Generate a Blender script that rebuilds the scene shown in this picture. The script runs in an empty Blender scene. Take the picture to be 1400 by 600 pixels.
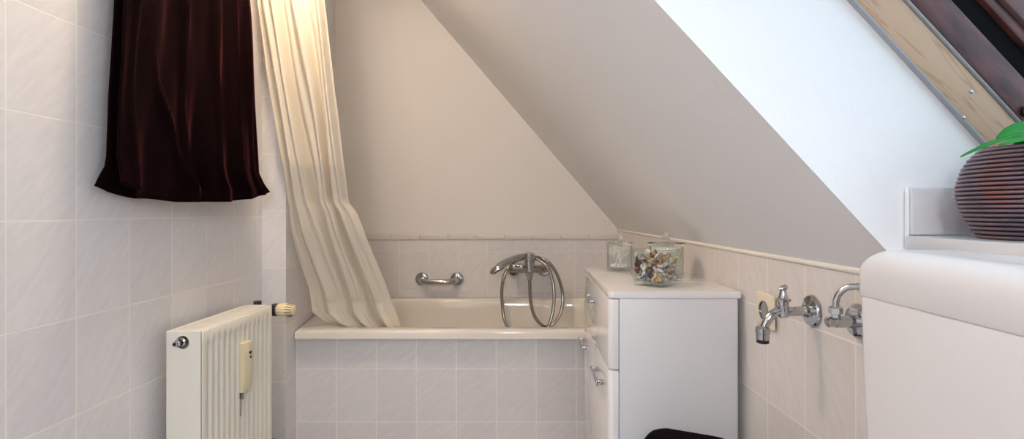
import bpy, bmesh, math, random
from mathutils import Vector, Matrix

random.seed(7)
SC = bpy.context.scene
COL = SC.collection
H = 1.05            # lens height above the floor
F = 739.0           # focal length in pixels of the 1400 px wide photograph
PI = math.pi


def V(X, Y, Z):
    """room coordinates: X right, Y up from lens height, Z depth -> Blender"""
    return Vector((X, Z, Y + H))


def at(px, py, Z):
    return V((px - 719.0) * Z / F, -(py - 288.0) * Z / F, Z)


# ------------------------------------------------------------------ materials
def new_mat(name):
    m = bpy.data.materials.new(name)
    m.use_nodes = True
    nt = m.node_tree
    b = nt.nodes['Principled BSDF']
    return m, nt, b


def simple(name, col, rough=0.5, metal=0.0, coat=0.0, spec=0.5, bump=None, vary=None):
    m, nt, b = new_mat(name)
    b.inputs['Base Color'].default_value = (*col, 1)
    b.inputs['Roughness'].default_value = rough
    b.inputs['Metallic'].default_value = metal
    b.inputs['Coat Weight'].default_value = coat
    b.inputs['Coat Roughness'].default_value = 0.05
    b.inputs['Specular IOR Level'].default_value = spec
    tc = nt.nodes.new('ShaderNodeTexCoord')
    if vary:
        n = nt.nodes.new('ShaderNodeTexNoise')
        n.inputs['Scale'].default_value = vary[0]
        n.inputs['Detail'].default_value = 4
        nt.links.new(tc.outputs['Object'], n.inputs['Vector'])
        mx = nt.nodes.new('ShaderNodeMix'); mx.data_type = 'RGBA'
        mx.inputs[6].default_value = (*col, 1)
        mx.inputs[7].default_value = (*vary[1], 1)
        nt.links.new(n.outputs['Fac'], mx.inputs[0])
        nt.links.new(mx.outputs[2], b.inputs['Base Color'])
    if bump:
        n = nt.nodes.new('ShaderNodeTexNoise')
        n.inputs['Scale'].default_value = bump[0]
        n.inputs['Detail'].default_value = 5
        nt.links.new(tc.outputs['Object'], n.inputs['Vector'])
        bp = nt.nodes.new('ShaderNodeBump')
        bp.inputs['Strength'].default_value = bump[1]
        bp.inputs['Distance'].default_value = bump[2]
        nt.links.new(n.outputs['Fac'], bp.inputs['Height'])
        nt.links.new(bp.outputs['Normal'], b.inputs['Normal'])
    return m


def tile_mat(name, c1, c2, grout, rough=0.28, streak_angle=0.85):
    m, nt, b = new_mat(name)
    uv = nt.nodes.new('ShaderNodeUVMap'); uv.uv_map = 'UVMap'
    br = nt.nodes.new('ShaderNodeTexBrick')
    br.offset = 0.0; br.squash = 1.0
    br.inputs['Scale'].default_value = 1.0
    br.inputs['Brick Width'].default_value = 0.15
    br.inputs['Row Height'].default_value = 0.2
    br.inputs['Mortar Size'].default_value = 0.0022
    br.inputs['Mortar Smooth'].default_value = 0.15
    br.inputs['Color1'].default_value = (1, 1, 1, 1)
    br.inputs['Color2'].default_value = (0.94, 0.94, 0.945, 1)
    br.inputs['Mortar'].default_value = (1, 1, 1, 1)
    nt.links.new(uv.outputs['UV'], br.inputs['Vector'])
    mp = nt.nodes.new('ShaderNodeCombineXYZ')
    for i_, (d, k) in enumerate((((math.cos(streak_angle), math.sin(streak_angle), 0), 14), ((-math.sin(streak_angle), math.cos(streak_angle), 0), 70))):
        dt = nt.nodes.new('ShaderNodeVectorMath'); dt.operation = 'DOT_PRODUCT'
        dt.inputs[1].default_value = [q * k for q in d]
        nt.links.new(uv.outputs['UV'], dt.inputs[0])
        nt.links.new(dt.outputs['Value'], mp.inputs[i_])
    n = nt.nodes.new('ShaderNodeTexNoise')
    n.inputs['Scale'].default_value = 1.0; n.inputs['Detail'].default_value = 5
    n.inputs['Roughness'].default_value = 0.65
    nt.links.new(mp.outputs[0], n.inputs['Vector'])
    rp = nt.nodes.new('ShaderNodeValToRGB')
    rp.color_ramp.elements[0].position = 0.3; rp.color_ramp.elements[0].color = (*c2, 1)
    rp.color_ramp.elements[1].position = 0.68; rp.color_ramp.elements[1].color = (*c1, 1)
    nt.links.new(n.outputs['Fac'], rp.inputs['Fac'])
    mul = nt.nodes.new('ShaderNodeMix'); mul.data_type = 'RGBA'; mul.blend_type = 'MULTIPLY'
    mul.inputs[0].default_value = 1.0
    nt.links.new(rp.outputs['Color'], mul.inputs[6])
    nt.links.new(br.outputs['Color'], mul.inputs[7])
    mx = nt.nodes.new('ShaderNodeMix'); mx.data_type = 'RGBA'
    nt.links.new(br.outputs['Fac'], mx.inputs[0])
    nt.links.new(mul.outputs[2], mx.inputs[6])
    mx.inputs[7].default_value = (*grout, 1)
    nt.links.new(mx.outputs[2], b.inputs['Base Color'])
    b.inputs['Roughness'].default_value = rough
    # bump: grout recess + faint streak relief
    sub = nt.nodes.new('ShaderNodeMath'); sub.operation = 'MULTIPLY_ADD'
    sub.inputs[1].default_value = -1.0
    nt.links.new(br.outputs['Fac'], sub.inputs[0])
    sc2 = nt.nodes.new('ShaderNodeMath'); sc2.operation = 'MULTIPLY'; sc2.inputs[1].default_value = 0.18
    nt.links.new(n.outputs['Fac'], sc2.inputs[0])
    nt.links.new(sc2.outputs[0], sub.inputs[2])
    bp = nt.nodes.new('ShaderNodeBump'); bp.inputs['Strength'].default_value = 0.7
    bp.inputs['Distance'].default_value = 0.0015
    nt.links.new(sub.outputs[0], bp.inputs['Height'])
    nt.links.new(bp.outputs['Normal'], b.inputs['Normal'])
    return m


def thin_glass(name, tint=(0.93, 0.97, 0.95), ior=1.5, base=0.0):
    """clear thin-walled glass: transparent body with Fresnel reflection"""
    m = bpy.data.materials.new(name); m.use_nodes = True
    nt = m.node_tree; nt.nodes.clear()
    out = nt.nodes.new('ShaderNodeOutputMaterial')
    tr = nt.nodes.new('ShaderNodeBsdfTransparent'); tr.inputs['Color'].default_value = (*tint, 1)
    gl = nt.nodes.new('ShaderNodeBsdfGlossy'); gl.inputs['Roughness'].default_value = 0.02
    lw = nt.nodes.new('ShaderNodeLayerWeight'); lw.inputs['Blend'].default_value = 0.5
    pw = nt.nodes.new('ShaderNodeMath'); pw.operation = 'POWER'; pw.inputs[1].default_value = 5.0
    nt.links.new(lw.outputs['Facing'], pw.inputs[0])
    ad = nt.nodes.new('ShaderNodeMath'); ad.operation = 'MULTIPLY_ADD'; ad.inputs[1].default_value = 0.6; ad.inputs[2].default_value = 0.022 + base
    nt.links.new(pw.outputs[0], ad.inputs[0])
    p2 = nt.nodes.new('ShaderNodeMath'); p2.operation = 'POWER'; p2.inputs[1].default_value = 6.0
    nt.links.new(lw.outputs['Facing'], p2.inputs[0])
    tm = nt.nodes.new('ShaderNodeMix'); tm.data_type = 'RGBA'
    tm.inputs[6].default_value = (*tint, 1); tm.inputs[7].default_value = (*[c * k for c, k in zip(tint, (.30, .40, .36))], 1)
    nt.links.new(p2.outputs[0], tm.inputs[0]); nt.links.new(tm.outputs[2], tr.inputs['Color'])
    mx = nt.nodes.new('ShaderNodeMixShader')
    nt.links.new(ad.outputs[0], mx.inputs[0])
    nt.links.new(tr.outputs[0], mx.inputs[1]); nt.links.new(gl.outputs[0], mx.inputs[2])
    nt.links.new(mx.outputs[0], out.inputs['Surface'])
    return m


M = {}
TILE1, TILE2 = (0.81, 0.795, 0.80), (0.73, 0.715, 0.725)
M['tile'] = tile_mat('glazed_tile', TILE1, TILE2, (0.86, 0.84, 0.805))
M['tile_lamplit'] = tile_mat('glazed_tile_lamplit', (0.77, 0.735, 0.715), (0.69, 0.655, 0.635), (0.86, 0.82, 0.76), streak_angle=1.0)  # same tile, with the lamp's warm cast put into the colour
M['tile_apron'] = tile_mat('glazed_tile_apron', (0.80, 0.78, 0.775), (0.72, 0.70, 0.70), (0.90, 0.88, 0.86), streak_angle=0.7)
M['plain_tile'] = simple('plain_tile', (0.76, 0.745, 0.75), 0.25, bump=(40, .1, .001), vary=(14, (.70, .685, .69)))
M['border_tile'] = simple('border_tile', (0.74, 0.715, 0.69), 0.25, vary=(20, (.66, .64, .62)))
M['grout'] = simple('grout', (0.80, 0.76, 0.70), 0.8)
M['plaster'] = simple('painted_plaster', (0.80, 0.79, 0.775), 0.9, spec=0.2, bump=(160, .35, .002))
M['plaster_ceiling'] = simple('painted_ceiling', (0.84, 0.84, 0.85), 0.9, spec=0.2, bump=(130, .3, .002))
M['plaster_rough'] = simple('rough_reveal_plaster', (0.90, 0.905, 0.91), 0.85, spec=0.2, bump=(55, .35, .003))
M['floor'] = simple('floor_tile', (0.55, 0.54, 0.53), 0.35, vary=(6, (.48, .47, .46)))
M['enamel'] = simple('tub_enamel', (0.82, 0.785, 0.72), 0.08, coat=0.4)
M['rad'] = simple('radiator_enamel', (0.82, 0.79, 0.70), 0.33)
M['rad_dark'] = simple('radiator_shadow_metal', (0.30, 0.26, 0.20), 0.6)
M['cream_plastic'] = simple('cream_plastic', (0.80, 0.74, 0.58), 0.4)
M['cream_dark'] = simple('yellowed_plastic', (0.74, 0.66, 0.45), 0.4)
M['dial_plastic'] = simple('yellow_dial_plastic', (0.82, 0.69, 0.43), 0.4)
M['black_plastic'] = simple('black_plastic', (0.012, 0.012, 0.012), 0.4)
M['bronze'] = simple('dark_valve_brass', (0.10, 0.07, 0.045), 0.45, metal=0.6)
M['chrome'] = simple('chrome', (0.50, 0.505, 0.52), 0.06, metal=1.0)
M['chrome_soft'] = simple('satin_chrome', (0.40, 0.385, 0.36), 0.2, metal=1.0)
M['gloss_white'] = simple('white_lacquer', (0.86, 0.85, 0.85), 0.06, coat=0.6)
M['satin_white'] = simple('white_melamine', (0.74, 0.75, 0.765), 0.35)
M['gap_dark'] = simple('dark_gap', (0.06, 0.06, 0.065), 0.8)
M['cistern'] = simple('cistern_plastic', (0.72, 0.715, 0.73), 0.22)
M['black_cloth'] = simple('black_cloth', (0.006, 0.004, 0.005), 0.95, spec=0.05, bump=(300, .4, .002))
M['leaf'] = simple('leaf_green', (0.003, 0.16, 0.010), 0.45, spec=.25, vary=(40, (.012, .30, .03)))
M['soil'] = simple('potting_soil', (0.03, 0.02, 0.015), 0.95, bump=(200, .8, .004))
M['cotton'] = simple('cotton', (0.90, 0.87, 0.82), 0.95, spec=0.1)
M['stick'] = simple('swab_stick', (0.86, 0.84, 0.80), 0.5)
M['groove'] = simple('black_rubber', (.008, .008, .009), .9, spec=.1)
M['seal'] = simple('grey_seal', (0.36, 0.38, 0.40), 0.5)
M['glass'] = thin_glass('clear_glass', (0.97, 0.985, 0.98))
M['glass_green'] = thin_glass('thick_green_glass', (0.945, 0.978, 0.968), base=0.0)
def solid_glass():
    m, nt, b = new_mat('solid_glass')
    b.inputs['Base Color'].default_value = (.95, .98, .96, 1)
    b.inputs['Transmission Weight'].default_value = 1.0
    b.inputs['Roughness'].default_value = 0.0
    b.inputs['IOR'].default_value = 1.45
    return m


M['solid_glass'] = solid_glass()
M['pane'] = thin_glass('window_glass', (0.97, 0.985, 0.98))


SL = math.atan(1.08)


def slope_coords(nt, su, sv, sw):
    """texture coordinates that run along the slope of the roof window"""
    tc = nt.nodes.new('ShaderNodeTexCoord')
    cb = nt.nodes.new('ShaderNodeCombineXYZ')
    for i, (d, k) in enumerate((((-math.cos(SL), 0, math.sin(SL)), su), ((math.sin(SL), 0, math.cos(SL)), sv), ((0, 1, 0), sw))):
        dt = nt.nodes.new('ShaderNodeVectorMath'); dt.operation = 'DOT_PRODUCT'
        dt.inputs[1].default_value = [q * k for q in d]
        nt.links.new(tc.outputs['Object'], dt.inputs[0])
        nt.links.new(dt.outputs['Value'], cb.inputs[i])
    return cb.outputs[0]


def wood():
    m, nt, b = new_mat('bare_pine')
    vec = slope_coords(nt, 5, 34, 20)
    n = nt.nodes.new('ShaderNodeTexNoise')
    n.inputs['Scale'].default_value = 1.0; n.inputs['Detail'].default_value = 3
    n.inputs['Distortion'].default_value = 1.2
    nt.links.new(vec, n.inputs['Vector'])
    ms = nt.nodes.new('ShaderNodeMath'); ms.operation = 'MULTIPLY'; ms.inputs[1].default_value = 9
    fr = nt.nodes.new('ShaderNodeMath'); fr.operation = 'PINGPONG'; fr.inputs[1].default_value = 1
    nt.links.new(n.outputs['Fac'], ms.inputs[0]); nt.links.new(ms.outputs[0], fr.inputs[0])
    rp = nt.nodes.new('ShaderNodeValToRGB')
    rp.color_ramp.elements[0].color = (0.46, 0.29, 0.18, 1)
    rp.color_ramp.elements[1].color = (0.57, 0.39, 0.26, 1)
    rp.color_ramp.elements[0].position = 0.0; rp.color_ramp.elements[1].position = 0.35
    nt.links.new(fr.outputs[0], rp.inputs['Fac'])
    nt.links.new(rp.outputs['Color'], b.inputs['Base Color'])
    b.inputs['Roughness'].default_value = 0.55
    return m


def brown_wood():
    m, nt, b = new_mat('brown_varnished_wood')
    vec = slope_coords(nt, 14, 60, 50)
    n = nt.nodes.new('ShaderNodeTexNoise')
    n.inputs['Scale'].default_value = 1.0; n.inputs['Detail'].default_value = 5
    nt.links.new(vec, n.inputs['Vector'])
    rp = nt.nodes.new('ShaderNodeValToRGB')
    rp.color_ramp.elements[0].position = 0.35; rp.color_ramp.elements[0].color = (0.05, 0.018, 0.02, 1)
    rp.color_ramp.elements[1].position = 0.7; rp.color_ramp.elements[1].color = (0.16, 0.06, 0.05, 1)
    nt.links.new(n.outputs['Fac'], rp.inputs['Fac'])
    nt.links.new(rp.outputs['Color'], b.inputs['Base Color'])
    b.inputs['Roughness'].default_value = 0.3
    return m


def velvet():
    m, nt, b = new_mat('maroon_terry')
    tc = nt.nodes.new('ShaderNodeTexCoord')
    n = nt.nodes.new('ShaderNodeTexNoise'); n.inputs['Scale'].default_value = 420
    n.inputs['Detail'].default_value = 3
    nt.links.new(tc.outputs['Object'], n.inputs['Vector'])
    rp = nt.nodes.new('ShaderNodeValToRGB')
    rp.color_ramp.elements[0].position = 0.3; rp.color_ramp.elements[0].color = (0.0015, 0.0004, 0.0005, 1)
    rp.color_ramp.elements[1].position = 0.75; rp.color_ramp.elements[1].color = (0.010, 0.0015, 0.002, 1)
    nt.links.new(n.outputs['Fac'], rp.inputs['Fac'])
    nt.links.new(rp.outputs['Color'], b.inputs['Base Color'])
    b.inputs['Roughness'].default_value = 0.95
    b.inputs['Specular IOR Level'].default_value = 0.05
    b.inputs['Sheen Weight'].default_value = 0.13
    b.inputs['Sheen Roughness'].default_value = 0.25
    b.inputs['Sheen Tint'].default_value = (0.78, 0.18, 0.26, 1)
    bp = nt.nodes.new('ShaderNodeBump'); bp.inputs['Strength'].default_value = 0.5
    bp.inputs['Distance'].default_value = 0.002
    nt.links.new(n.outputs['Fac'], bp.inputs['Height'])
    nt.links.new(bp.outputs['Normal'], b.inputs['Normal'])
    return m


def curtain_cloth():
    m, nt, b = new_mat('cream_cotton_cloth')
    b.inputs['Base Color'].default_value = (0.90, 0.84, 0.73, 1)
    b.inputs['Roughness'].default_value = 0.85
    b.inputs['Specular IOR Level'].default_value = 0.15
    out = nt.nodes['Material Output']
    t = nt.nodes.new('ShaderNodeBsdfTranslucent'); t.inputs['Color'].default_value = (0.90, 0.82, 0.66, 1)
    mx = nt.nodes.new('ShaderNodeMixShader'); mx.inputs[0].default_value = 0.25
    nt.links.new(b.outputs[0], mx.inputs[1]); nt.links.new(t.outputs[0], mx.inputs[2])
    nt.links.new(mx.outputs[0], out.inputs['Surface'])
    tc = nt.nodes.new('ShaderNodeTexCoord')
    n = nt.nodes.new('ShaderNodeTexNoise'); n.inputs['Scale'].default_value = 26; n.inputs['Detail'].default_value = 6
    nt.links.new(tc.outputs['Object'], n.inputs['Vector'])
    bp = nt.nodes.new('ShaderNodeBump'); bp.inputs['Strength'].default_value = 0.35
    bp.inputs['Distance'].default_value = 0.006
    nt.links.new(n.outputs['Fac'], bp.inputs['Height'])
    nt.links.new(bp.outputs['Normal'], b.inputs['Normal']); nt.links.new(bp.outputs['Normal'], t.inputs['Normal'])
    return m


def pot_mat():
    m, nt, b = new_mat('ribbed_brown_pot')
    tc = nt.nodes.new('ShaderNodeTexCoord')
    n = nt.nodes.new('ShaderNodeTexNoise'); n.inputs['Scale'].default_value = 16; n.inputs['Detail'].default_value = 4
    nt.links.new(tc.outputs['Object'], n.inputs['Vector'])
    rp = nt.nodes.new('ShaderNodeValToRGB')
    e = rp.color_ramp.elements
    e[0].position = 0.36; e[0].color = (0.13, 0.09, 0.12, 1)
    e[1].position = 0.66; e[1].color = (0.28, 0.075, 0.045, 1)
    k = e.new(0.5); k.color = (0.22, 0.13, 0.14, 1)
    nt.links.new(n.outputs['Fac'], rp.inputs['Fac'])
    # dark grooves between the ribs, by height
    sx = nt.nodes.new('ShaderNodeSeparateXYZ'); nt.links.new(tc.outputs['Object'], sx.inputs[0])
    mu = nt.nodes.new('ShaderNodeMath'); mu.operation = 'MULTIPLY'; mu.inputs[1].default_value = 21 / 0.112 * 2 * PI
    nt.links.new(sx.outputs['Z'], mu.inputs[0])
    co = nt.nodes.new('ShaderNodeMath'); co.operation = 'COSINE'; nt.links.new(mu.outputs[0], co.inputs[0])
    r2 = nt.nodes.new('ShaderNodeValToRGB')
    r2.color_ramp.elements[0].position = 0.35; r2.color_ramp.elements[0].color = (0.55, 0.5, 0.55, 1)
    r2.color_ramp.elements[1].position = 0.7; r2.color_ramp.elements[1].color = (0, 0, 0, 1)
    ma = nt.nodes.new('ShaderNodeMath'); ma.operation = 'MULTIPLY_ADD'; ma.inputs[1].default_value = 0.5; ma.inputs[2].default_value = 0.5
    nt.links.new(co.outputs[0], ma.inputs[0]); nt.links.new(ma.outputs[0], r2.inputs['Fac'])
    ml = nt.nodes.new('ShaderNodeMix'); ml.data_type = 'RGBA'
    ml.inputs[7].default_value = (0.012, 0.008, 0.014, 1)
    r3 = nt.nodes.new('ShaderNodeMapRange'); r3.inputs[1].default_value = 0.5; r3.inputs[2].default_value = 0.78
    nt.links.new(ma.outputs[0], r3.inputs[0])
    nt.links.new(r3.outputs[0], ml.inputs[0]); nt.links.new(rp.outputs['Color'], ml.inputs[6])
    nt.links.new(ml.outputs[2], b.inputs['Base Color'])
    b.inputs['Roughness'].default_value = 0.35
    return m


M['wood'] = wood()
M['brown'] = brown_wood()
M['brown_lit'] = simple('lit_brown_sash', (.22, .13, .13), .32, vary=(30, (.15, .08, .08)))  # same brown wood, paler where daylight is painted into the colour
M['velvet'] = velvet()
M['door'] = simple('reflection_door_varnish', (.07, .035, .02), .4, vary=(8, (.05, .025, .015)))
M['curtain'] = curtain_cloth()
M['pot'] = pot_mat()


# ------------------------------------------------------------------ helpers
def finish(name, bm, mat, parent=None, smooth=False, angle=None):
    """link a bmesh given in world coordinates (parts are moved into their thing's space)"""
    if parent is not None:
        off = Vector((0, 0, 0)); p = parent
        while p is not None:
            off += p.location; p = p.parent
        bmesh.ops.translate(bm, verts=bm.verts, vec=-off)
    bmesh.ops.recalc_face_normals(bm, faces=bm.faces)
    me = bpy.data.meshes.new(name)
    bm.to_mesh(me); bm.free()
    mats = mat if isinstance(mat, (list, tuple)) else [mat]
    for m in mats:
        me.materials.append(m)
    if smooth or angle:
        for p in me.polygons:
            p.use_smooth = True
        if angle:
            me.set_sharp_from_angle(angle=math.radians(angle))
    o = bpy.data.objects.new(name, me)
    COL.objects.link(o)
    if parent is not None:
        o.parent = parent
    return o


def tag(o, label=None, cat=None, group=None, kind=None):
    if label: o['label'] = label
    if cat: o['category'] = cat
    if group: o['group'] = group
    if kind: o['kind'] = kind
    return o


def thing(name, loc, label, cat, group=None):
    o = bpy.data.objects.new(name, None)
    o.empty_display_size = 0.05
    o.location = loc
    COL.objects.link(o)
    return tag(o, label, cat, group)


def structure(o, label, cat):
    o['kind'] = 'structure'
    return tag(o, label, cat)


def add_box(bm, x0, x1, y0, y1, z0, z1, bev=0.0, seg=2, mat=0):
    """room coordinates X, Y(up), Z(depth)"""
    t = bmesh.new()
    r = bmesh.ops.create_cube(t, size=1.0)
    for v in t.verts:
        v.co = V(x0 + (v.co.x + .5) * (x1 - x0), y0 + (v.co.z + .5) * (y1 - y0), z0 + (v.co.y + .5) * (z1 - z0))
    if bev:
        bmesh.ops.bevel(t, geom=t.edges[:], offset=bev, segments=seg, profile=0.5, affect='EDGES')
    for f in t.faces:
        f.material_index = mat
    merge(bm, t)


def merge(bm, t):
    me = bpy.data.meshes.new('tmp'); t.to_mesh(me); t.free()
    bm.from_mesh(me); bpy.data.meshes.remove(me)


def catmull(pts, n=8):
    pts = [Vector(p) for p in pts]
    out = []
    P = [pts[0] * 2 - pts[1]] + pts + [pts[-1] * 2 - pts[-2]]
    for i in range(1, len(P) - 2):
        p0, p1, p2, p3 = P[i - 1], P[i], P[i + 1], P[i + 2]
        for k in range(n):
            t = k / n
            out.append(0.5 * ((2 * p1) + (p2 - p0) * t + (2 * p0 - 5 * p1 + 4 * p2 - p3) * t * t + (3 * p1 - p0 - 3 * p2 + p3) * t ** 3))
    out.append(pts[-1])
    return out


def add_tube(bm, path, rad, seg=12, cap=True):
    """path of world Vectors; rad a number or a list"""
    n = len(path)
    rads = rad if isinstance(rad, (list, tuple)) else [rad] * n
    tang = []
    for i in range(n):
        a = path[max(i - 1, 0)]; b = path[min(i + 1, n - 1)]
        tang.append((b - a).normalized())
    up = Vector((0, 0, 1)) if abs(tang[0].z) < .9 else Vector((1, 0, 0))
    nrm = (up - tang[0] * up.dot(tang[0])).normalized()
    rings = []
    for i in range(n):
        if i:
            nrm = (nrm - tang[i] * nrm.dot(tang[i])).normalized()
        bi = tang[i].cross(nrm)
        rings.append([bm.verts.new(path[i] + (nrm * math.cos(2 * PI * k / seg) + bi * math.sin(2 * PI * k / seg)) * rads[i]) for k in range(seg)])
    for i in range(n - 1):
        for k in range(seg):
            bm.faces.new((rings[i][k], rings[i][(k + 1) % seg], rings[i + 1][(k + 1) % seg], rings[i + 1][k]))
    if cap:
        bm.faces.new(rings[0][::-1]); bm.faces.new(rings[-1])


def add_lathe(bm, origin, axis, prof, seg=32, closed=False, fin=None):
    """prof: list of (radius, distance along axis)"""
    ax = Vector(axis).normalized()
    up = Vector((0, 0, 1)) if abs(ax.z) < .9 else Vector((0, 1, 0))
    u = (up - ax * up.dot(ax)).normalized(); w = ax.cross(u)
    rings = []
    for (r, d) in prof:
        c = Vector(origin) + ax * d
        if r < 1e-6:
            rings.append([bm.verts.new(c)])
        else:
            ring = []
            for k in range(seg):
                rr = r * (fin(k) if fin else 1)
                ring.append(bm.verts.new(c + (u * math.cos(2 * PI * k / seg) + w * math.sin(2 * PI * k / seg)) * rr))
            rings.append(ring)
    pairs = list(zip(rings, rings[1:]))
    if closed:
        pairs.append((rings[-1], rings[0]))
    for a, b in pairs:
        if len(a) == 1 and len(b) == 1:
            continue
        for k in range(seg):
            j = (k + 1) % seg
            if len(a) == 1:
                bm.faces.new((a[0], b[j], b[k]))
            elif len(b) == 1:
                bm.faces.new((a[k], a[j], b[0]))
            else:
                bm.faces.new((a[k], a[j], b[j], b[k]))
    if not closed:
        if len(rings[0]) > 1: bm.faces.new(rings[0][::-1])
        if len(rings[-1]) > 1: bm.faces.new(rings[-1])


def quad(bm, pts, uvs=None, mat=0):
    vs = [bm.verts.new(p) for p in pts]
    f = bm.faces.new(vs); f.material_index = mat
    if uvs:
        lay = bm.loops.layers.uv.get('UVMap') or bm.loops.layers.uv.new('UVMap')
        for l, uv in zip(f.loops, uvs):
            l[lay].uv = uv
    return f


def loft(bm, rings, closed=True, cap_first=False, cap_last=False):
    R = [[bm.verts.new(p) for p in r] for r in rings]
    n = len(R[0])
    for a, b in zip(R, R[1:]):
        for k in range(n if closed else n - 1):
            j = (k + 1) % n
            bm.faces.new((a[k], a[j], b[j], b[k]))
    if cap_first: bm.faces.new(R[0][::-1])
    if cap_last: bm.faces.new(R[-1])


def lerp(a, b, t): return a + (b - a) * t


def interp(tab, x):
    if x <= tab[0][0]: return tab[0][1]
    for (x0, y0), (x1, y1) in zip(tab, tab[1:]):
        if x <= x1:
            return lerp(y0, y1, (x - x0) / (x1 - x0))
    return tab[-1][1]


# ------------------------------------------------------------------ the room
XL = -0.923                 # left wall
ZB = 2.78                   # back wall
ZS = 1.89                   # end of the left wall, where the tub niche steps in
ZC = 0.77                   # far cheek of the roof window recess
ZN = -0.35                  # near cheek
ZF = -1.5                   # wall behind the photographer
YC = 1.30                   # flat ceiling
YT = -0.096                 # top of the low wall under the slope
FL = -H


def xr(Z):                  # low wall on the right
    return 0.5795 - 0.0383 * Z if Z > ZC else 0.55


def xs(Y, Z):               # the sloping ceiling
    t = max(0, (Z - ZC) / (ZB - ZC))
    return xr(Z) - (Y - YT) / lerp(1.08, 1.162, t)


def xa(Z):                  # left wall of the tub niche
    return -0.839 - 0.16 * (Z - ZS)


# floor
bm = bmesh.new()
quad(bm, [V(XL, FL, ZF), V(0.6, FL, ZF), V(0.6, FL, ZB), V(XL - .1, FL, ZB)])
structure(finish('floor', bm, M['floor']), 'grey tiled bathroom floor', 'floor')

# left wall, its step and the niche wall: tiled
bm = bmesh.new()
V0 = 0.0193
quad(bm, [V(XL, FL, ZF), V(XL, FL, ZS), V(XL, YC, ZS), V(XL, YC, ZF)],
     [(ZF - .959, FL + V0), (ZS - .959, FL + V0), (ZS - .959, YC + V0), (ZF - .959, YC + V0)])
structure(finish('wall_left', bm, M['tile']), 'left wall of pale grey tiles with diagonal brushed streaks', 'wall')
bm = bmesh.new()
xe = xa(ZS)
quad(bm, [V(XL, FL, ZS), V(xe, FL, ZS), V(xe, YC, ZS), V(XL, YC, ZS)],
     [(.005, FL), (.005 + xe - XL, FL), (.005 + xe - XL, YC), (.005, YC)])
xb = xa(ZB)
quad(bm, [V(xe, FL, ZS), V(xb, FL, ZB), V(xb, YC, ZB), V(xe, YC, ZS)],
     [(.002, FL), (.002 + ZB - ZS, FL), (.002 + ZB - ZS, YC), (.002, YC)])
structure(finish('wall_niche', bm, M['tile']), 'narrow tiled step and side wall of the bathtub niche', 'wall')

# back wall: tiles up to a border, plaster above
bm = bmesh.new()
YB = -0.126
xw = xr(ZB)
u0 = 0.648
quad(bm, [V(xb, FL, ZB), V(xw + .06, FL, ZB), V(xw + .06, YB, ZB), V(xb, YB, ZB)],
     [(xb + u0, FL + .407), (xw + .06 + u0, FL + .407), (xw + .06 + u0, YB + .407), (xb + u0, YB + .407)])
quad(bm, [V(xb, YB, ZB), V(xw + .06, YB, ZB), V(xs(YC, ZB), YC, ZB), V(xb, YC, ZB)], [(0, 0)] * 4, mat=1)
structure(finish('wall_back', bm, [M['tile'], M['plaster']]), 'back wall behind the bathtub, off white plaster above tiles', 'wall')
# rounded border strip that tops the back wall tiles
bm = bmesh.new()
x = xb
nb = 10
for i in range(nb):
    x0 = xb + (xw - xb) * i / nb; x1 = xb + (xw - xb) * (i + 1) / nb
    add_box(bm, x0 + .0004, x1 - .0004, -.150, -.1215, ZB - .008, ZB + .004, bev=.0045, seg=3)
structure(finish('trim_1', bm, M['border_tile'], angle=40), 'narrow rounded tile border topping the back wall tiles', 'trim')

# right wall: low, tiled up to the slope
bm = bmesh.new()
quad(bm, [V(xr(ZC), FL, ZC), V(xr(ZB), FL, ZB), V(xr(ZB), YT, ZB), V(xr(ZC), YT, ZC)],
     [(ZC - 1.044, FL + .22), (ZB - 1.044, FL + .22), (ZB - 1.044, YT + .22), (ZC - 1.044, YT + .22)])
quad(bm, [V(.55, FL, ZF), V(.55, FL, ZC), V(.55, YT, ZC), V(.55, YT, ZF)],
     [(ZF - 1.044, FL + .22), (ZC - 1.044, FL + .22), (ZC - 1.044, YT + .22), (ZF - 1.044, YT + .22)])
structure(finish('wall_right', bm, M['tile_lamplit']), 'low tiled wall on the right under the slope', 'wall')
bm = bmesh.new()
rings = []
for k in range(21):
    Z = lerp(ZC, ZB, k / 20)
    c = Vector((xr(Z) - .001, Z, YT + H - .003))
    rings.append([c + Vector((math.cos(a) * .004, 0, math.sin(a) * .0055)) for a in [2 * PI * q / 8 for q in range(8)]])
loft(bm, rings, cap_first=True, cap_last=True)
structure(finish('trim_2', bm, M['grout'], smooth=True), 'pale grout bead between right wall tiles and slope', 'trim')

# front wall (behind the photographer) and an unseen door added for dark chrome reflections
bm = bmesh.new()
quad(bm, [V(XL, FL, ZF), V(.6, FL, ZF), V(.6, YC, ZF), V(XL, YC, ZF)])
structure(finish('wall_front', bm, M['plaster']), 'plain white wall opposite the bathtub', 'wall')

bm = bmesh.new()
add_box(bm, -.62, .20, FL + .005, .93, ZF + .002, ZF + .035, bev=.003)
for y0, y1 in ((-.90, -.10), (0.02, .80)):
    add_box(bm, -.50, .08, y0, y1, ZF + .034, ZF + .045, bev=.006)
dd = structure(finish('reflection_door_1', bm, M['door'], angle=40), 'unseen dark brown door added opposite the bathtub for reflections', 'door')

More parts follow.
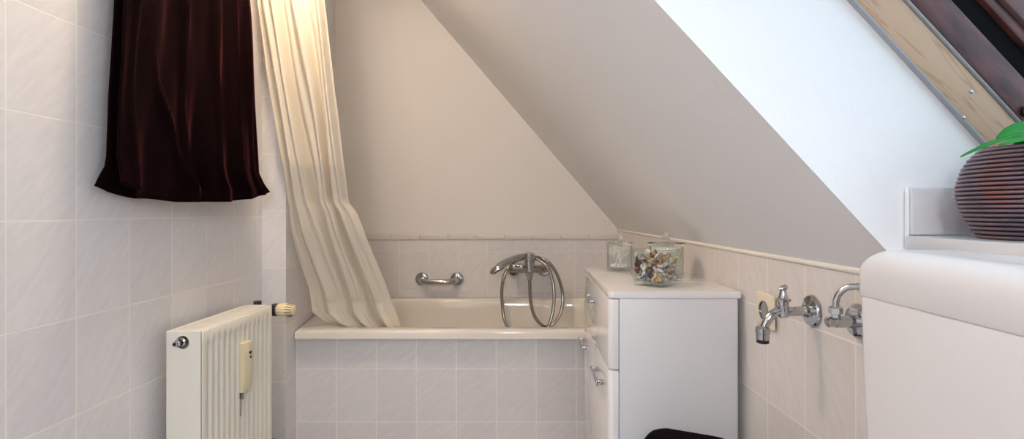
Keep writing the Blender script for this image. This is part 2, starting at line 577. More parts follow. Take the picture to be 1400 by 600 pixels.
# ceiling: flat part, slope with the window opening
bm = bmesh.new()
quad(bm, [V(XL, YC, ZF), V(xs(YC, ZC), YC, ZF), V(xs(YC, ZC), YC, ZC), V(xs(YC, ZB), YC, ZB), V(xb, YC, ZB), V(XL, YC, ZS)])
N = 24
rows = []
for i in range(N + 1):
    Z = lerp(ZC, ZB, i / N)
    rows.append([V(xs(Y, Z), Y, Z) for Y in [lerp(YT, YC, j / 16) for j in range(17)]])
loft(bm, rows, closed=False)
YH = 0.95
rows = [[V(xs(Y, ZC), Y, Z) for Y in (YH, YC)] for Z in (ZN, ZC)]
loft(bm, rows, closed=False)
rows = [[V(xs(Y, ZC), Y, Z) for Y in (YT, YC)] for Z in (ZF, ZN)]
loft(bm, rows, closed=False)
structure(finish('ceiling', bm, M['plaster_ceiling'], angle=30), 'white attic ceiling sloping down to the right', 'ceiling')

# window recess
th = math.atan(1.08)
CD, SD = math.cos(th), math.sin(th)


def W(t, o, Z):             # t up the slope, o outward from the slope
    return V(.55 - CD * t + SD * o, YT + SD * t + CD * o, Z)


tH = (YH - YT) / SD
bm = bmesh.new()
for Z in (ZC, ZN):
    if Z == ZC:
        NX, NO = 40, 14
        rows = []
        for j in range(NO + 1):
            o = .30 * j / NO
            t0 = (-.004 - CD * o) / SD
            rows.append([W(lerp(t0, tH, i / NX), o, Z) for i in range(NX + 1)])
        loft(bm, rows, closed=False)
    else:
        quad(bm, [W(0, 0, Z), W(tH, 0, Z), W(tH, .3, Z), W((-.004 - CD * .3) / SD, .3, Z)])
quad(bm, [W(tH, 0, ZN), W(tH, 0, ZC), W(tH, .3, ZC), W(tH, .3, ZN)])
bmesh.ops.recalc_face_normals(bm, faces=bm.faces)
structure(finish('wall_window', bm, M['plaster_rough'], angle=40), 'bright rough plastered reveal of the roof window', 'wall')

# tiled sill and the tile upstand on the reveal
YSILL = -0.035
bm = bmesh.new()
add_box(bm, .534, .90, -.056, YSILL, ZN + .002, ZC - .006, bev=.003)
structure(finish('trim_3', bm, M['plain_tile'], angle=40), 'pale tiled window sill behind the cistern', 'windowsill')
bm = bmesh.new()
add_box(bm, .541, .688, YSILL + .001, .033, ZC - .013, ZC - .001, bev=.002)
add_box(bm, .690, .83, YSILL + .001, .033, ZC - .013, ZC - .001, bev=.002)
structure(finish('trim_4', bm, M['plain_tile'], angle=40), 'tile upstand on the reveal beside the ribbed pot', 'trim')
bm = bmesh.new()
add_box(bm, .537, .5409, -.10, .034, ZC - .009, ZC - .002, bev=.002)
structure(finish('trim_5', bm, M['plaster_rough'], angle=40), 'plaster edge beside the tile upstand', 'trim')

# window: lining, frame, sash, pane
win = thing('window_1', W(.6, .25, .2), 'brown wooden roof window with a bare pine lining strip', 'window')
win['kind'] = 'structure'


def slope_frame(name, o0, o1, depth, mat, t_low, inset=0.0, parent=win, back=.0):
    """four bars round the opening; depth = how far they stand out from the recess sides"""
    bm = bmesh.new()

    def bar(t0, t1, z0, z1):
        t = bmesh.new()
        pts = [W(a, b, c) for a in (t0, t1) for b in (o0, o1) for c in (z0, z1)]
        vs = [t.verts.new(p) for p in pts]
        for f in ((0, 1, 3, 2), (4, 6, 7, 5), (0, 4, 5, 1), (2, 3, 7, 6), (0, 2, 6, 4), (1, 5, 7, 3)):
            t.faces.new([vs[i] for i in f])
        bmesh.ops.bevel(t, geom=t.edges[:], offset=.0025, segments=2, profile=.5, affect='EDGES')
        merge(bm, t)
    bar(t_low, tH + .01, ZC - depth, ZC + .02)
    bar(t_low, tH + .01, ZN - .02, ZN + depth)
    bar(tH - depth, tH + .01, ZN + depth, ZC - depth)
    if t_low > -.3 and name != 'lining':
        bar(t_low, t_low + depth + .02, ZN + depth, ZC - depth)
    return finish(name, bm, mat, parent, angle=35)


def tl(o): return (YSILL + .001 - YT - CD * o) / SD


lining = slope_frame('lining', .203, .2525, .010, M['wood'], tl(.203))
tag(lining, 'bare pine lining strip')
slope_frame('seal', .2005, .2028, .0104, M['seal'], tl(.20))
slope_frame('seal', .2530, .2575, .013, M['seal'], tl(.25))
slope_frame('frame', .2580, .3020, .011, M['brown'], tl(.26))
slope_frame('gasket', .3020, .3360, .001, M['groove'], tl(.30))
slope_frame('sash', .3362, .3520, .009, M['brown'], tl(.34))
slope_frame('sash', .3524, .4100, .015, M['brown_lit'], tl(.34))
bm = bmesh.new()
for o in (.385, .391):
    quad(bm, [W(tl(.34), o, ZN), W(tH, o, ZN), W(tH, o, ZC), W(tl(.34), o, ZC)])
finish('pane', bm, M['pane'], win)
bm = bmesh.new()
for (px, py) in ((1328, 125), (1317.5, 160.5)):
    add_lathe(bm, at(px, py, ZC - .010), (0, -1, 0), [(0.0028, 0), (.0028, .0007), (.002, .0012), (0, .0012)], 16)
finish('screw', bm, M['chrome'], lining, smooth=True)
bm = bmesh.new()
c = at(1401, 153, ZC - .0105)
add_lathe(bm, c, (0, -1, 0), [(.0075, 0), (.0075, .006), (.0055, .006), (.0055, .002), (0, .002)], 24)
finish('pivot', bm, M['black_plastic'], win, angle=40)

# ------------------------------------------------------------------ bathtub and apron
YR = -0.442
ZA = 2.03
bm = bmesh.new()
lay = bm.loops.layers.uv.new('UVMap')
xl_a = xa(ZA)
quad(bm, [V(xl_a, FL, ZA), V(.50, FL, ZA), V(.50, YR - .022, ZA), V(xl_a, YR - .022, ZA)],
     [(0, FL + .593), (.50 - xl_a, FL + .593), (.50 - xl_a, YR - .022 + .593), (0, YR - .022 + .593)])
structure(finish('wall_apron', bm, M['tile_apron']), 'tiled front panel below the bathtub rim', 'wall')
bm = bmesh.new()
add_box(bm, xl_a - .002, xl_a + .006, FL, YR - .032, ZA - .004, ZA + .002, bev=.0015)
structure(finish('trim_6', bm, M['grout'], angle=40), 'white sealant line at the left edge of the tub panel', 'trim')

tub = thing('bathtub', V(-.2, FL, 2.4), 'cream white built-in bathtub behind a tiled front panel', 'bathtub')
bm = bmesh.new()
Zf = 1.992
co = [(xa(Zf) + .003, Zf), (xr(Zf) - .003, Zf), (xr(ZB) - .003, ZB - .001), (xa(ZB) + .003, ZB - .001)]
NS = 16
outer = []
for i in range(4):
    a, b = co[i], co[(i + 1) % 4]
    for k in range(NS):
        outer.append((lerp(a[0], b[0], k / NS), lerp(a[1], b[1], k / NS)))


def rr_ring(x0, x1, z0, z1, r):
    """rounded rectangle with the same number of points as outer, starting at the front left corner"""
    out = []
    cs = [(x0, z0), (x1, z0), (x1, z1), (x0, z1)]
    for i in range(4):
        a, b = cs[i], cs[(i + 1) % 4]
        for k in range(NS):
            p = (lerp(a[0], b[0], k / NS), lerp(a[1], b[1], k / NS))
            # pull into rounded corner
            cx = min(max(p[0], x0 + r), x1 - r); cz = min(max(p[1], z0 + r), z1 - r)
            dx, dz = p[0] - cx, p[1] - cz
            d = math.hypot(dx, dz)
            if d > r:
                p = (cx + dx / d * r, cz + dz / d * r)
            out.append(p)
    return out


def ring3(r2, Y): return [V(p[0], Y, p[1]) for p in r2]


def shrink(r2, d):
    cx = sum(p[0] for p in r2) / len(r2); cz = sum(p[1] for p in r2) / len(r2)
    return [(p[0] + math.copysign(min(d, abs(p[0] - cx)), cx - p[0]) * min(1, abs(p[0] - cx) / .2),
             p[1] + math.copysign(min(d, abs(p[1] - cz)), cz - p[1]) * min(1, abs(p[1] - cz) / .2)) for p in r2]


X0i, X1i, Z0i, Z1i = xa(2.05) + .075, .40, 2.052, 2.712
rings = [ring3(outer, YR - .031), ring3(outer, YR - .010), ring3(shrink(outer, .002), YR - .003), ring3(shrink(outer, .008), YR)]
rings += [ring3(rr_ring(X0i, X1i, Z0i, Z1i, .16), YR),
          ring3(rr_ring(X0i + .006, X1i - .006, Z0i + .006, Z1i - .006, .155), YR - .003),
          ring3(rr_ring(X0i + .011, X1i - .011, Z0i + .011, Z1i - .011, .15), YR - .012),
          ring3(rr_ring(X0i + .02, X1i - .02, Z0i + .014, Z1i - .014, .15), YR - .05),
          ring3(rr_ring(X0i + .07, X1i - .05, Z0i + .03, Z1i - .03, .15), YR - .25),
          ring3(rr_ring(X0i + .11, X1i - .07, Z0i + .045, Z1i - .045, .15), YR - .38),
          ring3(rr_ring(X0i + .16, X1i - .12, Z0i + .085, Z1i - .085, .12), YR - .42)]
loft(bm, rings, cap_last=True)
finish('basin', bm, M['enamel'], tub, angle=50)

# ------------------------------------------------------------------ grab bar
gb = thing('grab_bar', V(-.444, -.35, ZB), 'short chrome grab bar on the tiled back wall above the tub', 'grab bar')
for xx in (-.534, -.354):
    bm = bmesh.new()
    add_lathe(bm, V(xx, -.35, ZB - .0005), (0, -1, 0), [(.0345, 0), (.0345, .004), (.032, .010), (.020, .014), (.0, .0145)], 32)
    finish('flange', bm, M['chrome'], gb, angle=40)
bm = bmesh.new()
zb = ZB - .012
path = catmull([V(-.534, -.352, zb), V(-.530, -.354, zb - .022), V(-.512, -.357, zb - .048), V(-.48, -.358, zb - .056), V(-.444, -.358, zb - .057),
                V(-.408, -.358, zb - .056), V(-.376, -.357, zb - .048), V(-.358, -.354, zb - .022), V(-.354, -.352, zb)], 6)
add_tube(bm, path, .0162, 16)
finish('bar', bm, M['chrome'], gb, smooth=True)

# ------------------------------------------------------------------ tub mixer with hose, and the hand shower in its holder
ZM = 2.69
mx = thing('bath_mixer', at(723, 366, ZB), 'chrome bath mixer with a looped hose on the tiled back wall', 'tap')
for px in (702, 744):
    bm = bmesh.new()
    add_lathe(bm, at(px, 368.5, ZB - .0005), (0, -1, 0), [(.033, 0), (.033, .010), (.029, .022), (.018, .030), (.018, .09), (0, .09)], 28)
    finish('rosette', bm, M['chrome'], mx, angle=40)
bm = bmesh.new()
add_tube(bm, [at(697, 367.5, ZM), at(699, 367.5, ZM), at(722, 367.5, ZM), at(747, 367.5, ZM), at(749, 367.5, ZM)], [.014, .019, .020, .019, .014], 20)
finish('body', bm, M['chrome_soft'], mx, angle=40)
bm = bmesh.new()
b0 = at(724, 376, 2.600)
add_lathe(bm, b0, (0, 0, 1), [(.0105, -.022), (.0125, -.020), (.0125, -.010), (.0165, -.006), (.0190, .010), (.0205, .028), (.0205, .050), (.0255, .051), (.0255, .066), (.0235, .0675), (.0235, .0705), (.0255, .072), (.0255, .086), (.0235, .0875), (.0235, .104), (.014, .110), (0, .110)], 28)
add_tube(bm, [at(724, 365, 2.60), at(724, 366, 2.69)], .016, 16)
finish('diverter', bm, M['chrome'], mx, angle=35)
bm = bmesh.new()
c0, c1 = at(699.5, 368, 2.645), at(717, 360.5, 2.645)
add_box(bm, c0.x, c1.x, c0.z - H, c1.z - H, 2.630, 2.672, bev=.007, seg=4)
finish('lever', bm, M['chrome'], mx, angle=40)
bm = bmesh.new()
add_tube(bm, [at(724, 352.5, 2.65), at(730, 352, 2.64), at(735, 353, 2.635)], [.010, .013, .012], 16)
finish('holder', bm, M['chrome_soft'], mx, smooth=True)
Zh = 2.635
hose_px = [(724, 378, 2.600), (724.3, 390, 2.600), (725.5, 411, 2.60), (730, 430, 2.60), (738, 442, 2.595), (746, 446.5, 2.60), (756, 443, 2.60), (765, 431, 2.61), (769.3, 414, 2.62), (768.5, 397, 2.63),
           (763, 378, 2.63), (755, 364, 2.63), (745, 355, 2.635), (733, 351.5, 2.66), (722, 352, 2.70), (711, 354.5, 2.70), (702, 358.5, 2.66), (695, 366, 2.64), (689, 378, 2.63), (686, 396, 2.63), (686.5, 415, 2.63), (689, 434, 2.62), (694, 448, 2.60),
           (702, 462, 2.58), (716, 472, 2.57), (732, 471, 2.56), (744, 460, 2.555), (750, 446, 2.56), (755, 430, 2.57), (757.3, 412, 2.585), (757, 394, 2.60), (753, 375, 2.61), (746, 362, 2.615), (737, 355.5, 2.62), (731, 353.5, 2.625)]
bm = bmesh.new()
path = catmull([at(*p) for p in hose_px], 6)
add_tube(bm, path, .0082, 10)
hs = finish('hose', bm, M['chrome_soft'], mx, smooth=True)

sh = thing('hand_shower', at(700, 358, 2.60), 'curved chrome hand shower resting on top of the bath mixer, pointing left', 'hand shower')
bm = bmesh.new()
path = catmull([at(732, 351.5, 2.615), at(722, 349.8, 2.61), at(711, 350.5, 2.60), at(699, 354.5, 2.59), at(689, 360, 2.58), at(682, 365.5, 2.575)], 6)
nn = len(path)
add_tube(bm, path, [interp([(0, .008), (.15, .011), (.6, .0135), (.85, .018), (1, .022)], i / (nn - 1)) for i in range(nn)], 18)
finish('handle', bm, M['chrome'], sh, smooth=True)
bm = bmesh.new()
hc = at(681.5, 366.5, 2.572)
axd = Vector((.50, -.16, -.82)).normalized()
back = hc - axd * .014
t = bmesh.new()
add_lathe(t, (0, 0, 0), (0, 0, 1), [(0, -.018), (.014, -.016), (.021, -.008), (.0235, .004), (.0225, .010), (.019, .0115), (0, .0115)], 28)
bmesh.ops.scale(t, verts=t.verts, vec=(1.75, .95, 1.0))
# long axis runs down-left along the handle, the spray face looks down and right
ez = axd
ex = Vector((-.80, -.05, -.55)); ex = (ex - ez * ex.dot(ez)).normalized()
ey = ez.cross(ex)
R = Matrix((ex, ey, ez)).transposed()
for v in t.verts:
    v.co = R @ v.co + hc + ex * .006
merge(bm, t)
finish('shower_head', bm, M['chrome'], sh, angle=40)
bm = bmesh.new()
t = bmesh.new()
add_lathe(t, (0, 0, 0), (0, 0, 1), [(.0175, .0105), (.0175, .0135), (0, .0135)], 28)
bmesh.ops.scale(t, verts=t.verts, vec=(1.75, .95, 1.0))
for v in t.verts:
    v.co = R @ v.co + hc + ex * .006
merge(bm, t)
finish('spray_face', bm, M['black_plastic'], sh, angle=40)

# ------------------------------------------------------------------ shower curtain and its rail
bm = bmesh.new()
yl = [(-170, 338), (0, 350), (98, 364), (225, 386), (315, 398), (360, 410), (397, 422), (428, 426), (440, 442), (450, 468)]
yrr = [(-170, 424), (0, 443), (98, 454), (225, 469), (278, 476), (289, 486), (330, 502), (382, 524), (450, 549)]
zz = [(-170, 1.75), (0, 1.775), (225, 1.845), (315, 1.925), (397, 2.045), (425, 2.085), (450, 2.10)]
NR, NCc = 110, 150
rows = []
rng = random.Random(3)
for i in range(NR + 1):
    py0 = lerp(-170, 450, i / NR)
    row = []
    tt = max(0, min(1, (py0 + 170) / 620))
    for k in range(NCc + 1):
        s = k / NCc
        # the hem rises a little at the left where the cloth lies on the rim
        py = py0
        px = lerp(interp(yl, py), interp(yrr, py), s)
        Z = interp(zz, py)
        # pleats: drift sideways down the cloth
        sw = s + .035 * math.sin(3.2 * tt + 4 * s) + .02 * math.sin(7 * tt + 11 * s)
        wv = .5 + .5 * math.sin(2 * PI * (3.1 * sw ** 1.15 + .1))
        amp = lerp(.024, .034, tt)
        d = amp * (1.2 * wv ** 1.6 - .6) + .010 * math.sin(2 * PI * (6.7 * sw - .8 * tt)) + .006 * math.sin(2 * PI * (1.3 * sw + 1.1 * tt))
        env = min(1, s / .05, (1 - s) / .05)
        d *= .4 + .6 * env
        # slack creases where the cloth bends over the tub
        d += .006 * math.exp(-((py - 290 - 60 * (1 - s)) / 25) ** 2) * math.sin(12 * s + .05 * py) * env
        d += .003 * math.sin(14 * tt + 9 * s) * env
        p = at(px, py, Z)
        p.y += d
        if py > 405:
            p.y = max(p.y, 2.068)
        if p.x < xa(p.y) + .008 and p.y > ZS:
            p.x = xa(p.y) + .008
        row.append(p)
    rows.append(row)
loft(bm, rows, closed=False)
cu = finish('shower_curtain', bm, M['curtain'], smooth=True)
tag(cu, 'cream fabric shower curtain drawn to the left and hanging into the tub', 'curtain')
md = cu.modifiers.new('thick', 'SOLIDIFY'); md.thickness = .0014; md.offset = 0
rail = thing('curtain_rail', V(-.75, 1.10, 1.75), 'white curtain rail above the cream shower curtain', 'curtain rail')
bm = bmesh.new()
add_tube(bm, [V(XL + .002, 1.10, 1.75), V(-.42, 1.10, 1.75), V(-.38, 1.12, 1.75), V(-.37, YC - .001, 1.75)], .010, 12)
finish('rod', bm, M['satin_white'], rail, smooth=True)
for k in range(7):
    bm = bmesh.new()
    c = V(-.88 + k * .034, 1.094, 1.75)
    ring = [c + Vector((0, math.cos(a) * .018, math.sin(a) * .018)) for a in [2 * PI * q / 20 for q in range(21)]]
    add_tube(bm, ring, .0018, 8, cap=False)
    finish('ring', bm, M['satin_white'], rail, smooth=True)

# ------------------------------------------------------------------ towel and its rail
bm = bmesh.new()
NSs = 120


def towel_edges(Y, layer):
    if layer == 'front':
        zl = interp([(.02, 1.128), (.05, 1.136), (.09, 1.140), (.25, 1.142), (.46, 1.163), (.9, 1.19)], Y)
        zr = interp([(.02, 1.80), (.062, 1.795), (.085, 1.765), (.12, 1.742), (.25, 1.725), (.46, 1.70), (.9, 1.66)], Y)
    else:
        zl = interp([(.02, 1.115), (.06, 1.128), (.10, 1.155), (.25, 1.160), (.46, 1.178), (.9, 1.20)], Y)
        zr = interp([(.02, 1.75), (.062, 1.745), (.12, 1.73), (.46, 1.69), (.9, 1.66)], Y)
    return zl, zr


def hem(s, layer):
    f = interp([(0, .058), (.04, .050), (.11, .030), (.3, .0215), (.68, .026), (.86, .040), (1, .062)], s)
    if layer == 'back':
        f = interp([(0, .052), (.06, .040), (.2, .028), (.7, .03), (1, .05)], s)
    return f


def fold(s, Y):
    a = 0
    k = min(1, max(0, (Y + .1) / .5))
    for c0, w, h in ((.055, .018, .014), (.36 - .02 * k, .03, .020), (.47, .06, -.014), (.60, .022, .018), (.73, .05, -.012), (.80 + .02 * k, .02, .012), (.93, .03, .014)):
        a += h * (.55 * math.exp(-abs(s - c0) / w) + .55 * math.exp(-((s - c0) / (w * .45)) ** 2)) if h > 0 else h * math.exp(-((s - c0) / w) ** 2)
    # a diagonal crease that runs from the upper left to the middle of the hem
    cd = interp([(.05, .36), (.15, .30), (.30, .19), (.5, .10)], Y)
    a += .012 * math.exp(-abs(s - cd) / .014) * max(0, min(1, (.40 - Y) / .15))
    a += .004 * math.sin(23 * s + 9 * Y) + .003 * math.sin(41 * s - 13 * Y)
    return a


rows = []
YTOP = .90
for i in range(61):
    row = []
    for k in range(NSs + 1):
        s = k / NSs
        Y = lerp(hem(s, 'front'), YTOP, (i / 60) ** 1.15)
        zl, zr = towel_edges(Y, 'front')
        fl = 1 if Y < .7 else max(0, (YTOP - Y) / .2)
        X = -.862 + fold(s, Y) * fl
        # corners curl outward
        X += .012 * max(0, 1 - (Y - hem(s, 'front')) / .06) * max(0, 1 - min(s, 1 - s) / .10)
        row.append(V(X, Y, lerp(zl, zr, s)))
    rows.append(row)
for a in (30, 60, 90, 120, 150):
    rows.append([V(-.880 + .018 * math.cos(math.radians(a)), YTOP + .018 * math.sin(math.radians(a)), lerp(1.19, 1.66, k / NSs)) for k in range(NSs + 1)])
for i in range(41):
    row = []
    for k in range(NSs + 1):
        s = k / NSs
        Y = lerp(YTOP, hem(s, 'back'), i / 40)
        zl, zr = towel_edges(Y, 'back')
        row.append(V(-.898 + .004 * math.sin(30 * s + 5 * Y), Y, lerp(zl, zr, s)))
    rows.append(row)
loft(bm, rows, closed=False)
tw = finish('towel', bm, M['velvet'], smooth=True)
tag(tw, 'dark maroon terry towel hanging on the left tiled wall', 'towel')
md = tw.modifiers.new('thick', 'SOLIDIFY'); md.thickness = .005; md.offset = 0
tr = thing('towel_rail', V(-.88, YTOP, 1.42), 'slim chrome towel rail holding the maroon towel', 'towel rail')
bm = bmesh.new()
add_tube(bm, [V(-.88, YTOP, 1.14), V(-.88, YTOP, 1.71)], .012, 14)
finish('rod', bm, M['chrome'], tr, smooth=True)
for z in (1.16, 1.69):
    bm = bmesh.new()
    add_lathe(bm, V(XL + .0005, YTOP, z), (1, 0, 0), [(.02, 0), (.02, .005), (.008, .008), (.008, .042), (0, .042)], 20)
    finish('bracket', bm, M['chrome'], tr, angle=40)

# ------------------------------------------------------------------ radiator
ra = thing('radiator', V(-.84, FL, 1.515), 'cream panel radiator on the left wall below the towel', 'radiator')
RX0, RX1, RZ0, RZ1, RY1, RY0 = -.885, -.798, 1.329, 1.705, -.296, -.90
bm = bmesh.new()     # near side cover with a round hole for the vent plug
cxp, cyp, rh = -.8435, -.324, .0165
NQ = 32
circ = [(cxp + rh * math.cos(2 * PI * k / NQ), cyp + rh * math.sin(2 * PI * k / NQ)) for k in range(NQ)]


def side_cover(name, z0, z1, hole):
    bm = bmesh.new()
    if not hole:
        add_box(bm, RX0, RX1 - .003, RY0, RY1 - .0005, z0, z1, bev=.0025)
        return finish(name, bm, M['rad'], ra, angle=40)
    xa0, xa1, ya0, ya1 = RX0, RX1 - .003, RY0, RY1 - .0005
    angs = [2 * PI * k / 40 for k in range(40)]
    angs += [math.atan2(y - cyp, x - cxp) % (2 * PI) for x in (xa0, xa1) for y in (ya0, ya1)]
    angs = sorted(angs)
    sq, ci_ = [], []
    for a in angs:
        dx, dy = math.cos(a), math.sin(a)
        tx = ((xa1 - cxp) if dx > 0 else (xa0 - cxp)) / dx if abs(dx) > 1e-6 else 1e9
        ty = ((ya1 - cyp) if dy > 0 else (ya0 - cyp)) / dy if abs(dy) > 1e-6 else 1e9
        q = min(tx, ty)
        sq.append((cxp + dx * q, cyp + dy * q))
        ci_.append((cxp + dx * rh, cyp + dy * rh))
    e_ = .0012

    def inner(p):
        return (min(max(p[0], xa0 + e_), xa1 - e_), min(max(p[1], ya0 + e_), ya1 - e_))
    loft(bm, [[V(p[0], p[1], z1) for p in ci_], [V(p[0], p[1], z0) for p in ci_], [V(*inner(p), z0) for p in sq], [V(p[0], p[1], z0 + e_) for p in sq], [V(p[0], p[1], z1) for p in sq]])
    return finish(name, bm, M['rad'], ra, angle=30)


side_cover('side_cover', RZ0, RZ0 + .004, True)
side_cover('side_cover', RZ1 - .004, RZ1, False)
bm = bmesh.new()     # fluted front panel
NP = 14
cols = []
ys = [RY1 - .001, RY1 - .004, RY1 - .034, RY1 - .050, RY0 + .06, RY0 + .035, RY0 + .001]
am = [0, 0, 0, 1, 1, 0, 0]
L = RZ1 - RZ0 - .012
nz = NP * 16
for k in range(nz + 1):
    z = RZ0 + .006 + L * k / nz
    ph = (k / 16) % 1.0
    edge = 0 if (k < 8 or k > nz - 8) else 1
    dd = .0075 * min(1, max(0, (.5 + .5 * math.cos(2 * PI * ph)) * 1.35 - .15)) * edge
    ed = .0035 * (k == 0 or k == nz)
    cols.append([V(RX1 - dd * a - ed - (.003 if j == 0 or j == 6 else 0), y, z) for j, (y, a) in enumerate(zip(ys, am))])
loft(bm, cols, closed=False)
fp = finish('front_panel', bm, M['rad'], ra, smooth=True)
md = fp.modifiers.new('thick', 'SOLIDIFY'); md.thickness = .002; md.offset = -1
bm = bmesh.new()
add_box(bm, RX0 + .002, RX0 + .010, RY0 + .002, RY1 - .010, RZ0 + .006, RZ1 - .006, bev=.002)
finish('rear_panel', bm, M['rad'], ra, angle=40)
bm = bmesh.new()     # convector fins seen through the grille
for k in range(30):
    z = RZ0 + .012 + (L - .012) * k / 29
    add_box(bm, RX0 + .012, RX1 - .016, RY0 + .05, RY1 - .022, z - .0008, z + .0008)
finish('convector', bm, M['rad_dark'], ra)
bm = bmesh.new()     # top grille: two rails, cross bars and long slats
add_box(bm, RX0, RX0 + .012, RY1 - .006, RY1, RZ0 + .0042, RZ1 - .0042, bev=.0015)
add_box(bm, RX1 - .018, RX1 - .004, RY1 - .006, RY1, RZ0 + .0042, RZ1 - .0042, bev=.0015)
for z0, z1 in ((RZ0 + .0042, RZ0 + .014), (RZ1 - .014, RZ1 - .0042)):
    add_box(bm, RX0 + .011, RX1 - .017, RY1 - .006, RY1, z0, z1, bev=.0015)
nbar = 24
for k in range(1, nbar):
    z = lerp(RZ0 + .010, RZ1 - .010, k / nbar)
    add_box(bm, RX0 + .011, RX1 - .017, RY1 - .005, RY1 - .0012, z - .0044, z + .0044, bev=.001)
finish('top_grille', bm, M['rad'], ra, angle=40)
bm = bmesh.new()     # vent plug in the near side
add_lathe(bm, V(cxp, cyp, RZ0 + .02), (0, -1, 0), [(.0165, 0), (.0165, .001), (.013, .002), (.0, .002)], 24)
finish('vent_recess', bm, M['black_plastic'], ra, angle=40)
bm = bmesh.new()
add_lathe(bm, V(cxp, cyp + .0005, RZ0 + .016), (0, -1, 0), [(.0185, .014), (.0185, .0175), (.0165, .0175), (.0165, .012)], 32, closed=True)
finish('vent_ring', bm, M['rad'], ra, angle=40)
bm = bmesh.new()
add_lathe(bm, V(cxp - .004, cyp, RZ0 + .016), (-.12, -1, 0), [(.0115, 0), (.0115, .014), (.0085, .016), (.0085, .028), (.006, .030), (.006, .036), (0, .036)], 20, fin=None)
pl = finish('vent_plug', bm, M['chrome'], ra, angle=35)
bm = bmesh.new()
add_lathe(bm, V(cxp - .0085, cyp, RZ0 - .0205), (-.12, -1, 0), [(.0035, 0), (.0035, .0008), (0, .0008)], 12)
finish('bleed_screw', bm, M['black_plastic'], pl)
# heat meter on the front
hm_z0, hm_z1, hm_y0, hm_y1 = 1.508, 1.552, -.508, -.372
bm = bmesh.new()
prof = []
for j in range(15):
    t = j / 14
    y = lerp(hm_y1, hm_y0, t)
    dep = .020 * (1 - .35 * abs(2 * t - .9) ** 2.2)
    half = []
    for q in range(9):
        a = q / 8
        half.append(V(RX1 + dep * (.72 + .28 * math.sin(PI * min(1, max(0, a)))), y, lerp(hm_z0, hm_z1, a)))
    prof.append([V(RX1 - .007, y, hm_z0)] + half + [V(RX1 - .007, y, hm_z1)])
loft(bm, prof, cap_first=True, cap_last=True)
hm = finish('heat_meter', bm, M['cream_dark'], ra, angle=40)
tag(hm, 'yellowed plastic heat meter')
bm = bmesh.new()
for y, w in ((-.400, .007), (-.413, .004)):
    add_box(bm, RX1 + .0185, RX1 + .0200, y - .0035, y + .0035, 1.530 - w, 1.530 + w * .6)
finish('display', bm, M['black_plastic'], hm)
bm = bmesh.new()
add_tube(bm, catmull([V(RX1 + .004, hm_y0 + .002, 1.512), V(RX1 + .003, hm_y0 - .02, 1.511), V(RX1 + .001, hm_y0 - .065, 1.509)], 5), .0014, 8)
add_box(bm, RX1 - .004, RX1 + .005, hm_y0 - .020, hm_y0 - .002, 1.514, 1.521, bev=.001)
finish('seal_tab', bm, M['chrome_soft'], hm, angle=40)
# valve and thermostat head
tv = bpy.data.objects.new('valve', None)
bm = bmesh.new()
vz, vy = 1.748, -.320
add_tube(bm, [V(-.845, vy, 1.70), V(-.845, vy, vz), ], .011, 14)
add_tube(bm, [V(-.880, vy + .002, vz), V(-.862, vy + .002, vz), V(-.845, vy, vz), V(-.81, vy, vz)], [.010, .013, .014, .012], 16)
add_tube(bm, [V(-.845, vy, vz), V(-.845, vy - .05, vz), V(-.845, -.78, vz), V(-.845, FL + .001, vz)], .0085, 12)
add_tube(bm, [V(-.868, vy - .002, vz), V(-.868, vy + .028, vz)], .012, 14)
val = finish('valve', bm, M['bronze'], ra, angle=40)
bm = bmesh.new()
ax = (1, -.10, 0)
add_lathe(bm, V(-.818, vy, vz), ax, [(.019, 0), (.0205, .003), (.0205, .014), (.018, .018), (0, .018)], 36, fin=lambda k: 1 if k % 3 else .93)
finish('collar', bm, M['black_plastic'], val, angle=30)
bm = bmesh.new()
add_lathe(bm, V(-.800, vy, vz - .002), ax, [(.0185, 0), (.021, .004), (.0215, .014), (.0215, .030), (.020, .044), (.0165, .052), (.010, .055), (0, .055)], 64, fin=lambda k: 1 if k % 4 < 2 else .955)
hd = finish('dial', bm, M['dial_plastic'], val, angle=28)
bm = bmesh.new()
for k in range(14):
    a = 2 * PI * k / 14
    o = Vector((-.800, vz - .002, vy + H)); axv = Vector(ax).normalized()
    u = Vector((0, 0, 1)); w = axv.cross(u)
    d = u * math.cos(a) + w * math.sin(a)
    p = [o + axv * q + d * r for q, r in ((.033, .0214), (.040, .0208), (.046, .0196), (.0515, .0166))]
    add_tube(bm, catmull(p, 3), .0010, 6)
finish('dial_slots', bm, M['black_plastic'], hd)
bm = bmesh.new()
add_tube(bm, [V(-.86, -.752, 1.69), V(-.84, -.752, 1.745), V(-.822, -.752, 1.75), V(-.800, -.752, 1.75)], [.010, .013, .014, .011], 14)
finish('return_valve', bm, M['bronze'], ra, angle=40)

# ------------------------------------------------------------------ white cabinet
CX0, CX1, CZ0, CZ1, CY1 = .200, .519, 1.306, 1.857, -.196
cb = thing('bathroom_cabinet', V(.36, FL, 1.58), 'glossy white bathroom cabinet with chrome handles in front of the tub', 'cabinet')
bm = bmesh.new()
add_box(bm, CX0 + .026, CX1 - .006, FL + .08, CY1 - .017, CZ0 + .002, CZ1 - .002, bev=.0015)
finish('carcass', bm, M['satin_white'], cb, angle=40)
bm = bmesh.new()
add_box(bm, CX0 + .05, CX1 - .03, FL + .001, FL + .082, CZ0 + .02, CZ1 - .02, bev=.002)
finish('plinth', bm, M['gap_dark'], cb, angle=40)
bm = bmesh.new()
add_box(bm, CX0 + .001, CX1, CY1 - .016, CY1, CZ0, CZ1, bev=.0)
bm.verts.ensure_lookup_table()
es = [e for e in bm.edges if abs(e.verts[0].co.z - e.verts[1].co.z) > .01 and e.verts[0].co.x < CX0 + .01]
bmesh.ops.bevel(bm, geom=es, offset=.014, segments=6, profile=.5, affect='EDGES')
